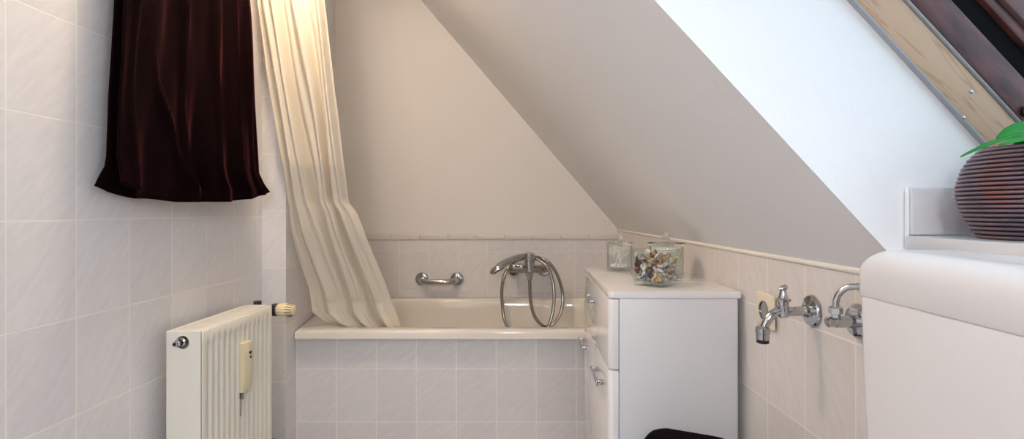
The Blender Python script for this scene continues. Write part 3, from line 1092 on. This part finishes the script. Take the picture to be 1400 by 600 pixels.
es = [e for e in bm.edges if abs(e.verts[0].co.z - e.verts[1].co.z) < 1e-5]
bmesh.ops.bevel(bm, geom=es, offset=.0015, segments=2, profile=.5, affect='EDGES')
finish('top', bm, M['gloss_white'], cb, angle=35)


def front(name, y0, y1, z0, z1, rn, rf):
    """front with rounded vertical end where it meets the side of the cabinet"""
    bm = bmesh.new()
    add_box(bm, CX0, CX0 + .024, y0, y1, z0, z1)
    for zz_, r in ((z0, rn), (z1, rf)):
        es = [e for e in bm.edges if abs(e.verts[0].co.z - e.verts[1].co.z) > .01 and e.verts[0].co.x < CX0 + .003 and abs(e.verts[0].co.y - zz_) < .001 and abs(e.verts[1].co.y - zz_) < .001]
        if r:
            bmesh.ops.bevel(bm, geom=es, offset=r, segments=6, profile=.5, affect='EDGES')
    es = [e for e in bm.edges if abs(e.verts[0].co.z - e.verts[1].co.z) < 1e-5]
    bmesh.ops.bevel(bm, geom=es, offset=.001, segments=2, profile=.5, affect='EDGES')
    return finish(name, bm, M['gloss_white'], cb, angle=35)


def handle(zc, y, par):
    bm = bmesh.new()
    L2 = .066
    xo = CX0 - .024
    # flat bow: front bar, two legs
    add_box(bm, xo, xo + .006, y - .0075, y + .0075, zc - L2, zc + L2, bev=.002)
    for s in (-1, 1):
        add_box(bm, xo + .002, CX0 + .0005, y - .0055, y + .0055, zc + s * (L2 - .010) - .006, zc + s * (L2 - .010) + .006, bev=.0015)
    return finish('handle', bm, M['chrome'], par, angle=40)


dr = front('drawer', -.3835, CY1 - .0185, CZ0 + .001, CZ1 - .001, .014, .014)
handle(1.56, -.255, dr)
d1 = front('door', FL + .09, -.3875, CZ0 + .001, 1.5795, .014, .0)
handle(1.418, -.432, d1)
d2 = front('door', FL + .09, -.3875, 1.5825, CZ1 - .001, .0, .014)
handle(1.755, -.432, d2)

# ------------------------------------------------------------------ jars on the cabinet
TOP = CY1
def jar(name, X, Z, r, h, label, cat, rim, knob, thick=.003, mat='glass'):
    t = thing(name, V(X, TOP, Z), label, cat)
    bm = bmesh.new()
    add_lathe(bm, V(X, TOP + .0005, Z), (0, 0, 1), [(r * .96, 0), (r, .003), (r, h), (r - thick, h), (r - thick, .007), (0, .007)], 48)
    finish('body', bm, M[mat], t, angle=40)
    bm = bmesh.new()
    y0 = TOP + h + .001
    add_lathe(bm, V(X, y0, Z), (0, 0, 1), [(rim, 0), (rim, .005), (rim * .9, .009), (knob * .6, .012), (knob * .5, .016), (knob * .8, .019), (knob, .019 + knob * .8), (knob * .7, .019 + knob * 1.6), (0, .019 + knob * 1.85)], 40)
    finish('lid', bm, M['solid_glass'], t, angle=40)
    return t


jar('swab_jar', .3135, 1.805, .042, .080, 'small lidded glass jar filled with cotton swabs', 'jar', .0435, .0105)
jar('cotton_jar', .418, 1.61, .050, .092, 'larger lidded glass jar of cotton pads behind the shell vase', 'jar', .056, .0115)

# cotton pads
base = None
for k in range(15):
    if base is None:
        bm = bmesh.new()
        add_lathe(bm, (0, 0, 0), (0, 0, 1), [(.039, 0), (.0415, .001), (.042, .0026), (.0415, .0042), (.039, .0052), (0, .0052)], 32)
        base = finish('cotton_pad', bm, M['cotton'], smooth=True); o = base
    else:
        o = base.copy(); COL.objects.link(o)
    o.location = V(.418 + random.uniform(-.002, .002), TOP + .0085 + k * .0054, 1.61 + random.uniform(-.002, .002))
    tag(o, 'round white cotton pad stacked in the lidded glass jar', 'cotton pad', 'cotton pads in the larger jar')

# cotton swabs
base = None
for k in range(66):
    if base is None:
        bm = bmesh.new()
        add_tube(bm, [Vector((0, 0, z)) for z in (.008, .068)], .0012, 8)
        for z0 in (0, .062):
            add_lathe(bm, (0, 0, z0), (0, 0, 1), [(0, 0), (.0016, .001), (.0026, .004), (.0026, .009), (.0015, .0135), (0, .014)], 10)
        base = finish('cotton_swab', bm, M['cotton'], smooth=True); o = base
    else:
        o = base.copy(); COL.objects.link(o)
    a = k * 2.39996
    rr = .0335 * math.sqrt((k + 8) / 74)
    tw_ = 1.5 + random.uniform(-.7, .7)
    p0 = V(.3135 + rr * math.cos(a), TOP + .0085, 1.805 + rr * math.sin(a))
    r1 = min(.0355, rr * 1.08 + random.uniform(-.002, .002))
    p1 = V(.3135 + r1 * math.cos(a + tw_), TOP + .0085, 1.805 + r1 * math.sin(a + tw_))
    hz = math.sqrt(max(.002, .071 ** 2 - (p1 - p0).length ** 2))
    p1.z += hz + random.uniform(-.004, .003)
    o.location = p0
    o.rotation_euler = (p1 - p0).to_track_quat('Z', 'Y').to_euler()
    tag(o, 'white cotton swab standing in the small glass jar', 'cotton swab', 'cotton swabs in the small jar')

# square vase
vx, vz_, vrot = .3415, 1.424, math.radians(-42)
vs = thing('shell_vase', V(vx, TOP, vz_), 'square flared glass vase filled with sea shells on the cabinet', 'vase')
def sq_ring(half, Y, r=.006):
    pts = []
    for cx_, cz_, a0 in ((1, 1, 0), (-1, 1, 90), (-1, -1, 180), (1, -1, 270)):
        for q in range(5):
            a = math.radians(a0 + 90 * q / 4)
            x = cx_ * (half - r) + r * math.cos(a); z = cz_ * (half - r) + r * math.sin(a)
            pts.append(V(vx + x * math.cos(vrot) - z * math.sin(vrot), Y, vz_ + x * math.sin(vrot) + z * math.cos(vrot)))
    return pts
bm = bmesh.new()
hb, ht, hh = .0425, .0515, .095
loft(bm, [sq_ring(hb - .004, TOP + .0005), sq_ring(hb, TOP + .003), sq_ring(ht, TOP + hh - .001), sq_ring(ht - .001, TOP + hh), sq_ring(ht - .0045, TOP + hh), sq_ring(ht - .0055, TOP + hh - .001),
          sq_ring(hb - .005, TOP + .014, .004), sq_ring(hb - .009, TOP + .011, .004)], cap_first=True, cap_last=True)
finish('body', bm, M['glass_green'], vs, angle=40)


# shells: four shapes
def shell_fan():
    bm = bmesh.new()
    rings = []
    for i in range(9):
        t = i / 8
        row = []
        for k in range(29):
            a = math.radians(lerp(25, 155, k / 28))
            rib = 1 + .05 * math.cos(2 * PI * 9 * k / 28)
            r = t * .5 * (1 + .05 * math.cos(2 * PI * 9 * k / 28) * t)
            z = .22 * math.sin(PI * min(1, .15 + .8 * t)) * rib * math.sin(PI * (.12 + .76 * k / 28))
            row.append(Vector((r * math.cos(a) * 1.05, r * math.sin(a) - .25, z)))
        rings.append(row)
    loft(bm, rings, closed=False)
    bmesh.ops.remove_doubles(bm, verts=bm.verts, dist=1e-4)
    return bm


def shell_spiral():
    bm = bmesh.new()
    path, rad = [], []
    n = 90
    for i in range(n):
        t = i / (n - 1)
        a = t * 2 * PI * 4.5
        s = (1 - t) ** 1.1
        path.append(Vector((math.cos(a) * .20 * s, math.sin(a) * .20 * s, -.35 + .85 * (1 - (1 - t) ** 1.3))))
        rad.append(.20 * s + .006)
    add_tube(bm, path, rad, 10)
    return bm


def shell_clam():
    bm = bmesh.new()
    rings = []
    for i in range(8):
        t = i / 7
        r = math.sin(t * PI / 2)
        row = []
        for k in range(24):
            a = 2 * PI * k / 24
            z = .26 * math.cos(t * PI / 2)
            row.append(Vector((r * .5 * math.cos(a), r * .38 * math.sin(a) + .12 * (z / .26), z * (1 + .04 * math.sin(20 * t)))))
        rings.append(row)
    loft(bm, rings)
    bmesh.ops.remove_doubles(bm, verts=bm.verts, dist=1e-4)
    return bm


def shell_cone():
    bm = bmesh.new()
    add_lathe(bm, (0, 0, -.3), (0, 0, 1), [(0, 0), (.07, .06), (.16, .28), (.24, .50), (.25, .58), (.19, .66), (.14, .70), (.08, .78), (0, .84)], 20)
    return bm


def shell_mat(name, c, c2, sc):
    m, nt, b = new_mat(name)
    tc = nt.nodes.new('ShaderNodeTexCoord')
    w = nt.nodes.new('ShaderNodeTexNoise'); w.inputs['Scale'].default_value = sc; w.inputs['Detail'].default_value = 3
    nt.links.new(tc.outputs['Object'], w.inputs['Vector'])
    rp = nt.nodes.new('ShaderNodeValToRGB')
    rp.color_ramp.elements[0].position = .42; rp.color_ramp.elements[0].color = (*c, 1)
    rp.color_ramp.elements[1].position = .58; rp.color_ramp.elements[1].color = (*c2, 1)
    nt.links.new(w.outputs['Fac'], rp.inputs['Fac']); nt.links.new(rp.outputs['Color'], b.inputs['Base Color'])
    b.inputs['Roughness'].default_value = .35
    return m


S_COL = {'white': ((.82, .78, .74), (.66, .60, .56)), 'tan': ((.60, .34, .13), (.80, .66, .46)), 'purple': ((.04, .025, .11), (.50, .44, .52)),
         'brown': ((.10, .04, .025), (.42, .22, .15)), 'grey': ((.36, .34, .36), (.68, .64, .62)), 'pink': ((.66, .46, .42), (.82, .72, .68))}
S_MAT = {k: shell_mat('shell_' + k, a, b, 3.5) for k, (a, b) in S_COL.items()}
S_SHAPE = {'fan': (shell_fan, 'scallop'), 'spiral': (shell_spiral, 'spiral'), 'clam': (shell_clam, 'clam'), 'cone': (shell_cone, 'cone')}
protos = {}
rs = random.Random(11)
NAMES = ['white', 'white', 'white', 'tan', 'purple', 'brown', 'grey', 'grey', 'pink', 'pink', 'tan', 'brown']
count = 0
layers = 6
for li in range(layers):
    y = .020 + li * .0118
    half = lerp(hb - .0125, ht - .0145, y / hh)
    g = 5
    for i in range(g):
        for j in range(g):
            if li >= layers - 1 and (i in (0, g - 1) or j in (0, g - 1)) and rs.random() < .45:
                continue
            # only what can be seen: the outer shells and the top ones
            if li < layers - 2 and 0 < i < g - 1 and 0 < j < g - 1:
                continue
            x = lerp(-half, half, i / (g - 1)) + rs.uniform(-.003, .003)
            z = lerp(-half, half, j / (g - 1)) + rs.uniform(-.003, .003)
            x = max(-half, min(half, x)); z = max(-half, min(half, z))
            cn = rs.choice(NAMES); kn = rs.choice(list(S_SHAPE))
            key = (cn, kn)
            if key not in protos:
                o = finish(S_SHAPE[kn][1] + '_shell', S_SHAPE[kn][0](), S_MAT[cn], smooth=True)
                protos[key] = o
            else:
                o = protos[key].copy(); COL.objects.link(o)
            sc = rs.uniform(.022, .029)
            o.scale = (sc,) * 3
            o.location = V(vx + x * math.cos(vrot) - z * math.sin(vrot), TOP + y + rs.uniform(-.002, .002), vz_ + x * math.sin(vrot) + z * math.cos(vrot))
            o.rotation_euler = (rs.uniform(0, 6.3), rs.uniform(0, 6.3), rs.uniform(0, 6.3))
            nm = S_SHAPE[kn][1]
            tag(o, 'small %s %s shell heaped in the square glass vase' % ({'purple': 'dark purple', 'pink': 'pale pink'}.get(cn, cn), nm), 'shell', '%s %s shells in the square vase' % (cn, nm))
            count += 1

# ------------------------------------------------------------------ dark covered bin beside the cabinet
bx0, bx1, bz0, bz1 = .246, .452, .98, 1.17
bn = thing('laundry_bin', V(.35, FL, 1.08), 'black rounded soft-topped bin in front of the white cabinet side', 'bin')
bm = bmesh.new()


def rrect(x0, x1, z0, z1, r, yf, n=6):
    pts = []
    for cx_, cz_, a0 in ((x1 - r, z1 - r, 0), (x0 + r, z1 - r, 90), (x0 + r, z0 + r, 180), (x1 - r, z0 + r, 270)):
        for q in range(n + 1):
            a = math.radians(a0 + 90 * q / n)
            X, Z = cx_ + r * math.cos(a), cz_ + r * math.sin(a)
            pts.append(V(X, yf(X), Z))
    return pts


def bin_top(X):
    t = (X - bx0) / (bx1 - bx0)
    return interp([(0, -.470), (.12, -.463), (.3, -.4615), (.45, -.465), (.65, -.475), (.85, -.482), (1, -.486)], t)


rg = [rrect(bx0 + .02, bx1 - .02, bz0 + .02, bz1 - .02, .03, lambda X: FL + .001),
      rrect(bx0 + .004, bx1 - .004, bz0 + .004, bz1 - .004, .035, lambda X: FL + .05),
      rrect(bx0 + .004, bx1 - .004, bz0 + .004, bz1 - .004, .035, lambda X: -.56)]
loft(bm, rg, cap_first=True, cap_last=True)
finish('body', bm, M['black_cloth'], bn, angle=40)
bm = bmesh.new()
rg = [rrect(bx0, bx1, bz0, bz1, .035, lambda X: -.555), rrect(bx0, bx1, bz0, bz1, .035, lambda X: bin_top(X) - .026)]
for k in range(1, 8):
    a = PI / 2 * k / 7
    d = .026 * (1 - math.cos(a))
    rg.append(rrect(bx0 + d, bx1 - d, bz0 + d, bz1 - d, .035, lambda X, a=a: bin_top(X) - .026 * (1 - math.sin(a))))
rg.append(rrect(bx0 + .07, bx1 - .07, bz0 + .06, bz1 - .06, .02, bin_top))
loft(bm, rg, cap_first=True, cap_last=True)
finish('lid', bm, M['black_cloth'], bn, angle=60)

# ------------------------------------------------------------------ wall socket, washing machine tap, stop valve
def on_right(Z, d=0.0):
    return xr(Z) - d


sk = thing('wall_socket', V(xr(1.185), -.215, 1.185), 'cream wall socket on the right tiles behind the hose tap', 'socket')
bm = bmesh.new()
zc_, yc_ = 1.190, -.219
hw = .038
x0 = xr(zc_)
add_box(bm, x0 - .010, x0 - .0025, yc_ - hw, yc_ + hw, zc_ - hw - .004, zc_ + hw + .004, bev=.004, seg=3)
finish('plate', bm, M['cream_plastic'], sk, angle=40)
bm = bmesh.new()
add_lathe(bm, V(x0 - .0098, yc_, zc_), (-1, 0, 0), [(.021, 0), (.021, .003), (.019, .003), (.019, .0005), (0, .0005)], 32)
finish('socket_ring', bm, M['chrome_soft'], sk, angle=40)

Zt = 1.019
Xw = xr(Zt)
Yt = -.189
tp = thing('hose_tap', V(Xw, Yt, Zt), 'chrome hose tap with a bent spout on the right tiled wall', 'tap')
bm = bmesh.new()
add_lathe(bm, V(Xw - .0005, Yt, Zt), (-1, .02, 0), [(.031, 0), (.031, .002), (.028, .006), (.012, .009), (.011, .012), (0, .012)], 40)
finish('rosette', bm, M['chrome'], tp, angle=40)
bm = bmesh.new()
YS = Yt
add_tube(bm, [V(Xw - .008, YS, Zt), V(Xw - .012, YS, Zt), V(Xw - .018, YS, Zt), V(Xw - .018, YS, Zt), V(Xw - .045, YS - .001, Zt), V(Xw - .060, YS - .001, Zt)],
         [.0115, .0115, .0115, .0092, .0088, .0088], 20)
finish('stem', bm, M['chrome'], tp, angle=35)
bm = bmesh.new()
cxb = Xw - .0555
add_lathe(bm, V(cxb, Yt, Zt), (0, 0, 1), [(.008, -.012), (.0105, -.009), (.0105, .018), (.0135, .0195), (.0135, .023), (.009, .025), (.0065, .033), (.0055, .040), (0, .040)], 28)
path = catmull([V(cxb, Yt + .002, Zt), V(cxb - .012, Yt - .001, Zt), V(cxb - .024, Yt - .010, Zt), V(cxb - .033, Yt - .024, Zt), V(cxb - .037, Yt - .038, Zt)], 6)
add_tube(bm, path, .0082, 18)
finish('spout', bm, M['chrome'], tp, angle=40)
bm = bmesh.new()
add_lathe(bm, V(cxb - .0385, Yt - .054, Zt), (0, 0, 1), [(.0115, 0), (.0125, .001), (.0125, .012), (.0135, .013), (.0135, .022), (.009, .026), (0, .026)], 28)
fe = finish('hose_connector', bm, M['chrome'], tp, angle=35)
bm = bmesh.new()
add_lathe(bm, V(cxb - .0385, Yt - .0605, Zt), (0, 0, 1), [(.0095, 0), (.0115, .001), (.0115, .0064), (0, .0064)], 28)
finish('rubber_ring', bm, M['black_plastic'], fe, angle=35)
bm = bmesh.new()
add_tube(bm, [V(cxb - .006, Yt + .0395, Zt), V(cxb - .003, Yt + .042, Zt), V(cxb + .003, Yt + .045, Zt), V(cxb + .006, Yt + .047, Zt)], [.0042, .0055, .0055, .0042], 12)
finish('handle', bm, M['chrome'], tp, angle=40)

Zv = .885
Xv = xr(Zv)
Yv = -.181
sv = thing('stop_valve', V(Xv, Yv, Zv), 'chrome angle stop valve with a bent pipe beside the cistern', 'valve')
bm = bmesh.new()
add_lathe(bm, V(Xv - .0005, Yv, Zv), (-1, 0, 0), [(.029, 0), (.029, .003), (.024, .009), (.012, .010), (0, .010)], 36)
finish('rosette', bm, M['chrome'], sv, angle=40)
bm = bmesh.new()
add_tube(bm, [V(Xv - .006, Yv, Zv), V(Xv - .014, Yv, Zv), V(Xv - .032, Yv - .001, Zv), V(Xv - .040, Yv - .001, Zv), V(Xv - .040, Yv - .001, Zv), V(Xv - .052, Yv - .001, Zv), V(Xv - .054, Yv - .001, Zv)],
         [.0105, .0105, .0095, .0095, .0085, .0085, .006], 20)
finish('body', bm, M['chrome'], sv, angle=40)
bm = bmesh.new()
cv = Xv - .0385
add_lathe(bm, V(cv, Yv + .006, Zv), (0, 0, 1), [(.0075, 0), (.0075, .006), (.0105, .007), (.0105, .016), (.008, .019), (0, .019)], 6)
finish('nut', bm, M['chrome'], sv, angle=20)
bm = bmesh.new()
path = catmull([V(cv, Yv + .020, Zv), V(cv + .001, Yv + .035, Zv), V(cv + .006, Yv + .048, Zv - .003), V(cv + .017, Yv + .058, Zv - .012), V(cv + .030, Yv + .060, Zv - .035), V(.505, Yv + .058, Zv - .08), V(.50, Yv + .055, Zv - .205)], 8)
add_tube(bm, path, .0052, 14)
finish('pipe', bm, M['chrome'], sv, smooth=True)

# ------------------------------------------------------------------ toilet cistern
ci = thing('toilet_cistern', V(.48, -.20, .47), 'white plastic toilet cistern with rounded lid below the window sill', 'cistern')
CXF, CXB = .428, .5485
cz0, cz1 = .22, .705


def rbox_loft(levels, n=8):
    """levels: (Y, inset, radius)"""
    rg = []
    for (Y, ins, r, tp_) in levels:
        x0, x1, z0, z1 = CXF + ins, CXB, cz0 + ins + tp_, cz1 - ins - tp_
        pts = []
        for cx_, cz_, a0, rr in ((x1 - .004, z1 - .004, 0, .004), (x0 + r, z1 - r, 90, r), (x0 + r, z0 + r, 180, r), (x1 - .004, z0 + .004, 270, .004)):
            for q in range(n + 1):
                a = math.radians(a0 + 90 * q / n)
                pts.append(V(cx_ + rr * math.cos(a), Y, cz_ + rr * math.sin(a)))
        rg.append(pts)
    return rg


bm = bmesh.new()
yl_ = -.1085
lv = [(-.42, .012, .016, .02), (-.40, .004, .016, .018), (-.30, .002, .016, .011), (-.20, .0015, .016, .005), (yl_ - .0045, .0012, .016, .001), (yl_ - .0015, .0022, .016, .001), (yl_ + .0008, .0035, .016, .001)]
loft(bm, rbox_loft(lv), cap_first=True, cap_last=True)
finish('body', bm, M['cistern'], ci, angle=40)
bm = bmesh.new()
ytop = -.049
lv = [(yl_, .0012, .016, 0), (yl_ + .002, 0, .016, 0), (ytop - .030, 0, .016, 0)]
for k in range(1, 9):
    a = PI / 2 * k / 8
    lv.append((ytop - .030 * (1 - math.sin(a)), .030 * (1 - math.cos(a)), .016, 0))
loft(bm, rbox_loft(lv), cap_first=True, cap_last=True)
finish('lid', bm, M['cistern'], ci, angle=50)

# ------------------------------------------------------------------ pot with plant
PX, PZ = .640, .648
po = thing('plant_pot', V(PX, YSILL, PZ), 'squat brown ribbed pot on the window sill', 'pot')
bm = bmesh.new()
prof = []
env = [(0, .076), (.012, .083), (.03, .0925), (.05, .0985), (.065, .0985), (.085, .0930), (.10, .0850), (.112, .0740)]
NRB = 21
for i in range(NRB * 6 + 1):
    h = .112 * i / (NRB * 6)
    rb = .0026 * abs(math.sin(PI * i / 6))
    prof.append((interp(env, h) + rb - .001, h + .0005))
prof = [(0, .0005)] + prof + [(.068, .112), (.066, .09), (0, .09)]
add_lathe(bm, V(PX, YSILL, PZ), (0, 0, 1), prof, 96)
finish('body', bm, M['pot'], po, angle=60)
bm = bmesh.new()
add_lathe(bm, V(PX, YSILL + .088, PZ), (0, 0, 1), [(.0655, .003), (.05, .008), (.02, .011), (0, .011)], 24)
finish('soil', bm, M['soil'], po, smooth=True)
pt = thing('leafy_plant', V(PX, YSILL + .096, PZ), 'green plant with drooping strap leaves in the ribbed pot', 'plant')


def leaf(pts, width, nm='leaf', fold_=.25, roll=0.0):
    bm = bmesh.new()
    path = catmull(pts, 6)
    n = len(path)
    rows = []
    for i in range(n):
        t = i / (n - 1)
        a = path[max(i - 1, 0)]; b = path[min(i + 1, n - 1)]
        tg = (b - a).normalized()
        side = tg.cross(Vector((0, 0, 1)))
        side = side.normalized() if side.length > 1e-4 else Vector((1, 0, 0))
        nr = side.cross(tg)
        side, nr = side * math.cos(roll) + nr * math.sin(roll), nr * math.cos(roll) - side * math.sin(roll)
        w = width * (math.sin(PI * min(1, .12 + .88 * t)) ** .7 if t < 1 else 0) + .0004
        rows.append([path[i] + side * w * q + nr * (w * fold_ * abs(q)) for q in (-1, -.5, 0, .5, 1)])
    loft(bm, rows, closed=False)
    o = finish(nm, bm, M['leaf'], pt, smooth=True)
    md = o.modifiers.new('thick', 'SOLIDIFY'); md.thickness = .0008
    return o


yS = YSILL + .098
leaf([V(PX, yS - .002, PZ - .02), at(1450, 176, .620), at(1400, 183, .610), at(1360, 194, .605), at(1335, 204, .602), at(1313, 214, .600)], .0034, roll=.3)
leaf([V(PX + .01, yS - .002, PZ), at(1470, 172, .640), at(1425, 172, .640), at(1388, 179, .640), at(1362, 190, .640)], .0115, roll=.75)
leaf([V(PX, yS - .002, PZ - .03), at(1500, 178, .595), at(1450, 181, .590), at(1400, 190, .590), at(1366, 198, .592)], .0075, roll=.5)
leaf([V(PX, yS - .002, PZ + .02), at(1470, 168, .665), at(1420, 170, .665), at(1378, 182, .665)], .009, roll=.6)
for k in range(11):
    a = k * .42 - 2.0
    L_ = random.uniform(.07, .12)
    dx, dz = math.cos(a), math.sin(a)
    if dx < .15:
        continue
    if PZ + dz * L_ > ZC - .03:
        L_ = (ZC - .03 - PZ) / dz
    leaf([V(PX + dx * .01, yS, PZ + dz * .01), V(PX + dx * L_ * .35, yS + .03, PZ + dz * L_ * .35), V(PX + dx * L_ * .75, yS + .03, PZ + dz * L_ * .75), V(PX + dx * L_, yS + .008, PZ + dz * L_)], random.uniform(.009, .014))

# ------------------------------------------------------------------ light
w = bpy.data.worlds.new('sky'); SC.world = w; w.use_nodes = True
bg = w.node_tree.nodes['Background']
bg.inputs['Color'].default_value = (0.68, 0.84, 1.0, 1)
bg.inputs['Strength'].default_value = 1.36
# the window is the sky's only way in: portal
pd = bpy.data.lights.new('window_portal', 'AREA'); pd.shape = 'RECTANGLE'
pd.size = ZC - ZN - .06; pd.size_y = tH
pd.cycles.is_portal = True
po_ = bpy.data.objects.new('window_portal', pd); COL.objects.link(po_)
po_.location = W(tH / 2, .37, (ZC + ZN) / 2)
nrm = (W(0, 1, 0) - W(0, 0, 0)).normalized()
upv = (W(1, 0, 0) - W(0, 0, 0)).normalized()
zax = nrm                      # lights shine along -Z, inward
xax = Vector((0, 1, 0)); yax = zax.cross(xax)
po_.rotation_euler = Matrix((xax, yax, zax)).transposed().to_euler()

# warm ceiling lamp above the tub, out of the frame
LP = V(-.66, 1.08, 1.40)
lm = thing('ceiling_lamp', V(-.66, 1.18, 1.40), 'round ceiling lamp with warm light near the curtain', 'lamp')
bm = bmesh.new()
add_tube(bm, [V(-.82, YC - .001, 1.40), V(-.82, 1.26, 1.40), V(-.79, 1.235, 1.40), V(-.70, 1.225, 1.40), V(-.66, 1.215, 1.40), V(-.66, 1.19, 1.40)], .008, 12)
finish('arm', bm, M['satin_white'], lm, angle=40)
bm = bmesh.new()
add_lathe(bm, V(-.66, 1.19, 1.40), (0, 0, -1), [(.02, 0), (.024, .01), (.024, .03), (0, .03)], 24)
finish('socket', bm, M['satin_white'], lm, angle=40)
ld = bpy.data.lights.new('lamp_bulb', 'POINT'); ld.energy = 15.5; ld.color = (1.0, .765, .53); ld.shadow_soft_size = .06
lo = bpy.data.objects.new('lamp_bulb', ld); lo.location = LP; COL.objects.link(lo)

# added fill light behind the photographer, no fixture there
rl = bpy.data.lights.new('fill_light', 'POINT'); rl.energy = 36; rl.color = (.97, .97, 1.0); rl.shadow_soft_size = .16
ro = bpy.data.objects.new('fill_light', rl); ro.location = V(-.12, .52, -1.05); COL.objects.link(ro)

# ------------------------------------------------------------------ camera
cam = bpy.data.cameras.new('camera')
cam.sensor_fit = 'HORIZONTAL'; cam.sensor_width = 36
cam.lens = F / 1400 * 36
cam.shift_x = -19 / 1400
cam.shift_y = -12 / 1400
cam.clip_start = .01
co_ = bpy.data.objects.new('camera', cam); COL.objects.link(co_)
co_.location = (0, 0, H); co_.rotation_euler = (PI / 2, 0, 0)
SC.camera = co_

SC.view_settings.view_transform = 'Standard'
SC.view_settings.look = 'None'
SC.view_settings.exposure = 0.45
SC.view_settings.gamma = 1.0
SC.view_settings.use_curve_mapping = False
SC.cycles.max_bounces = 14
SC.cycles.diffuse_bounces = 6
SC.cycles.transparent_max_bounces = 24
SC.cycles.sample_clamp_indirect = 8
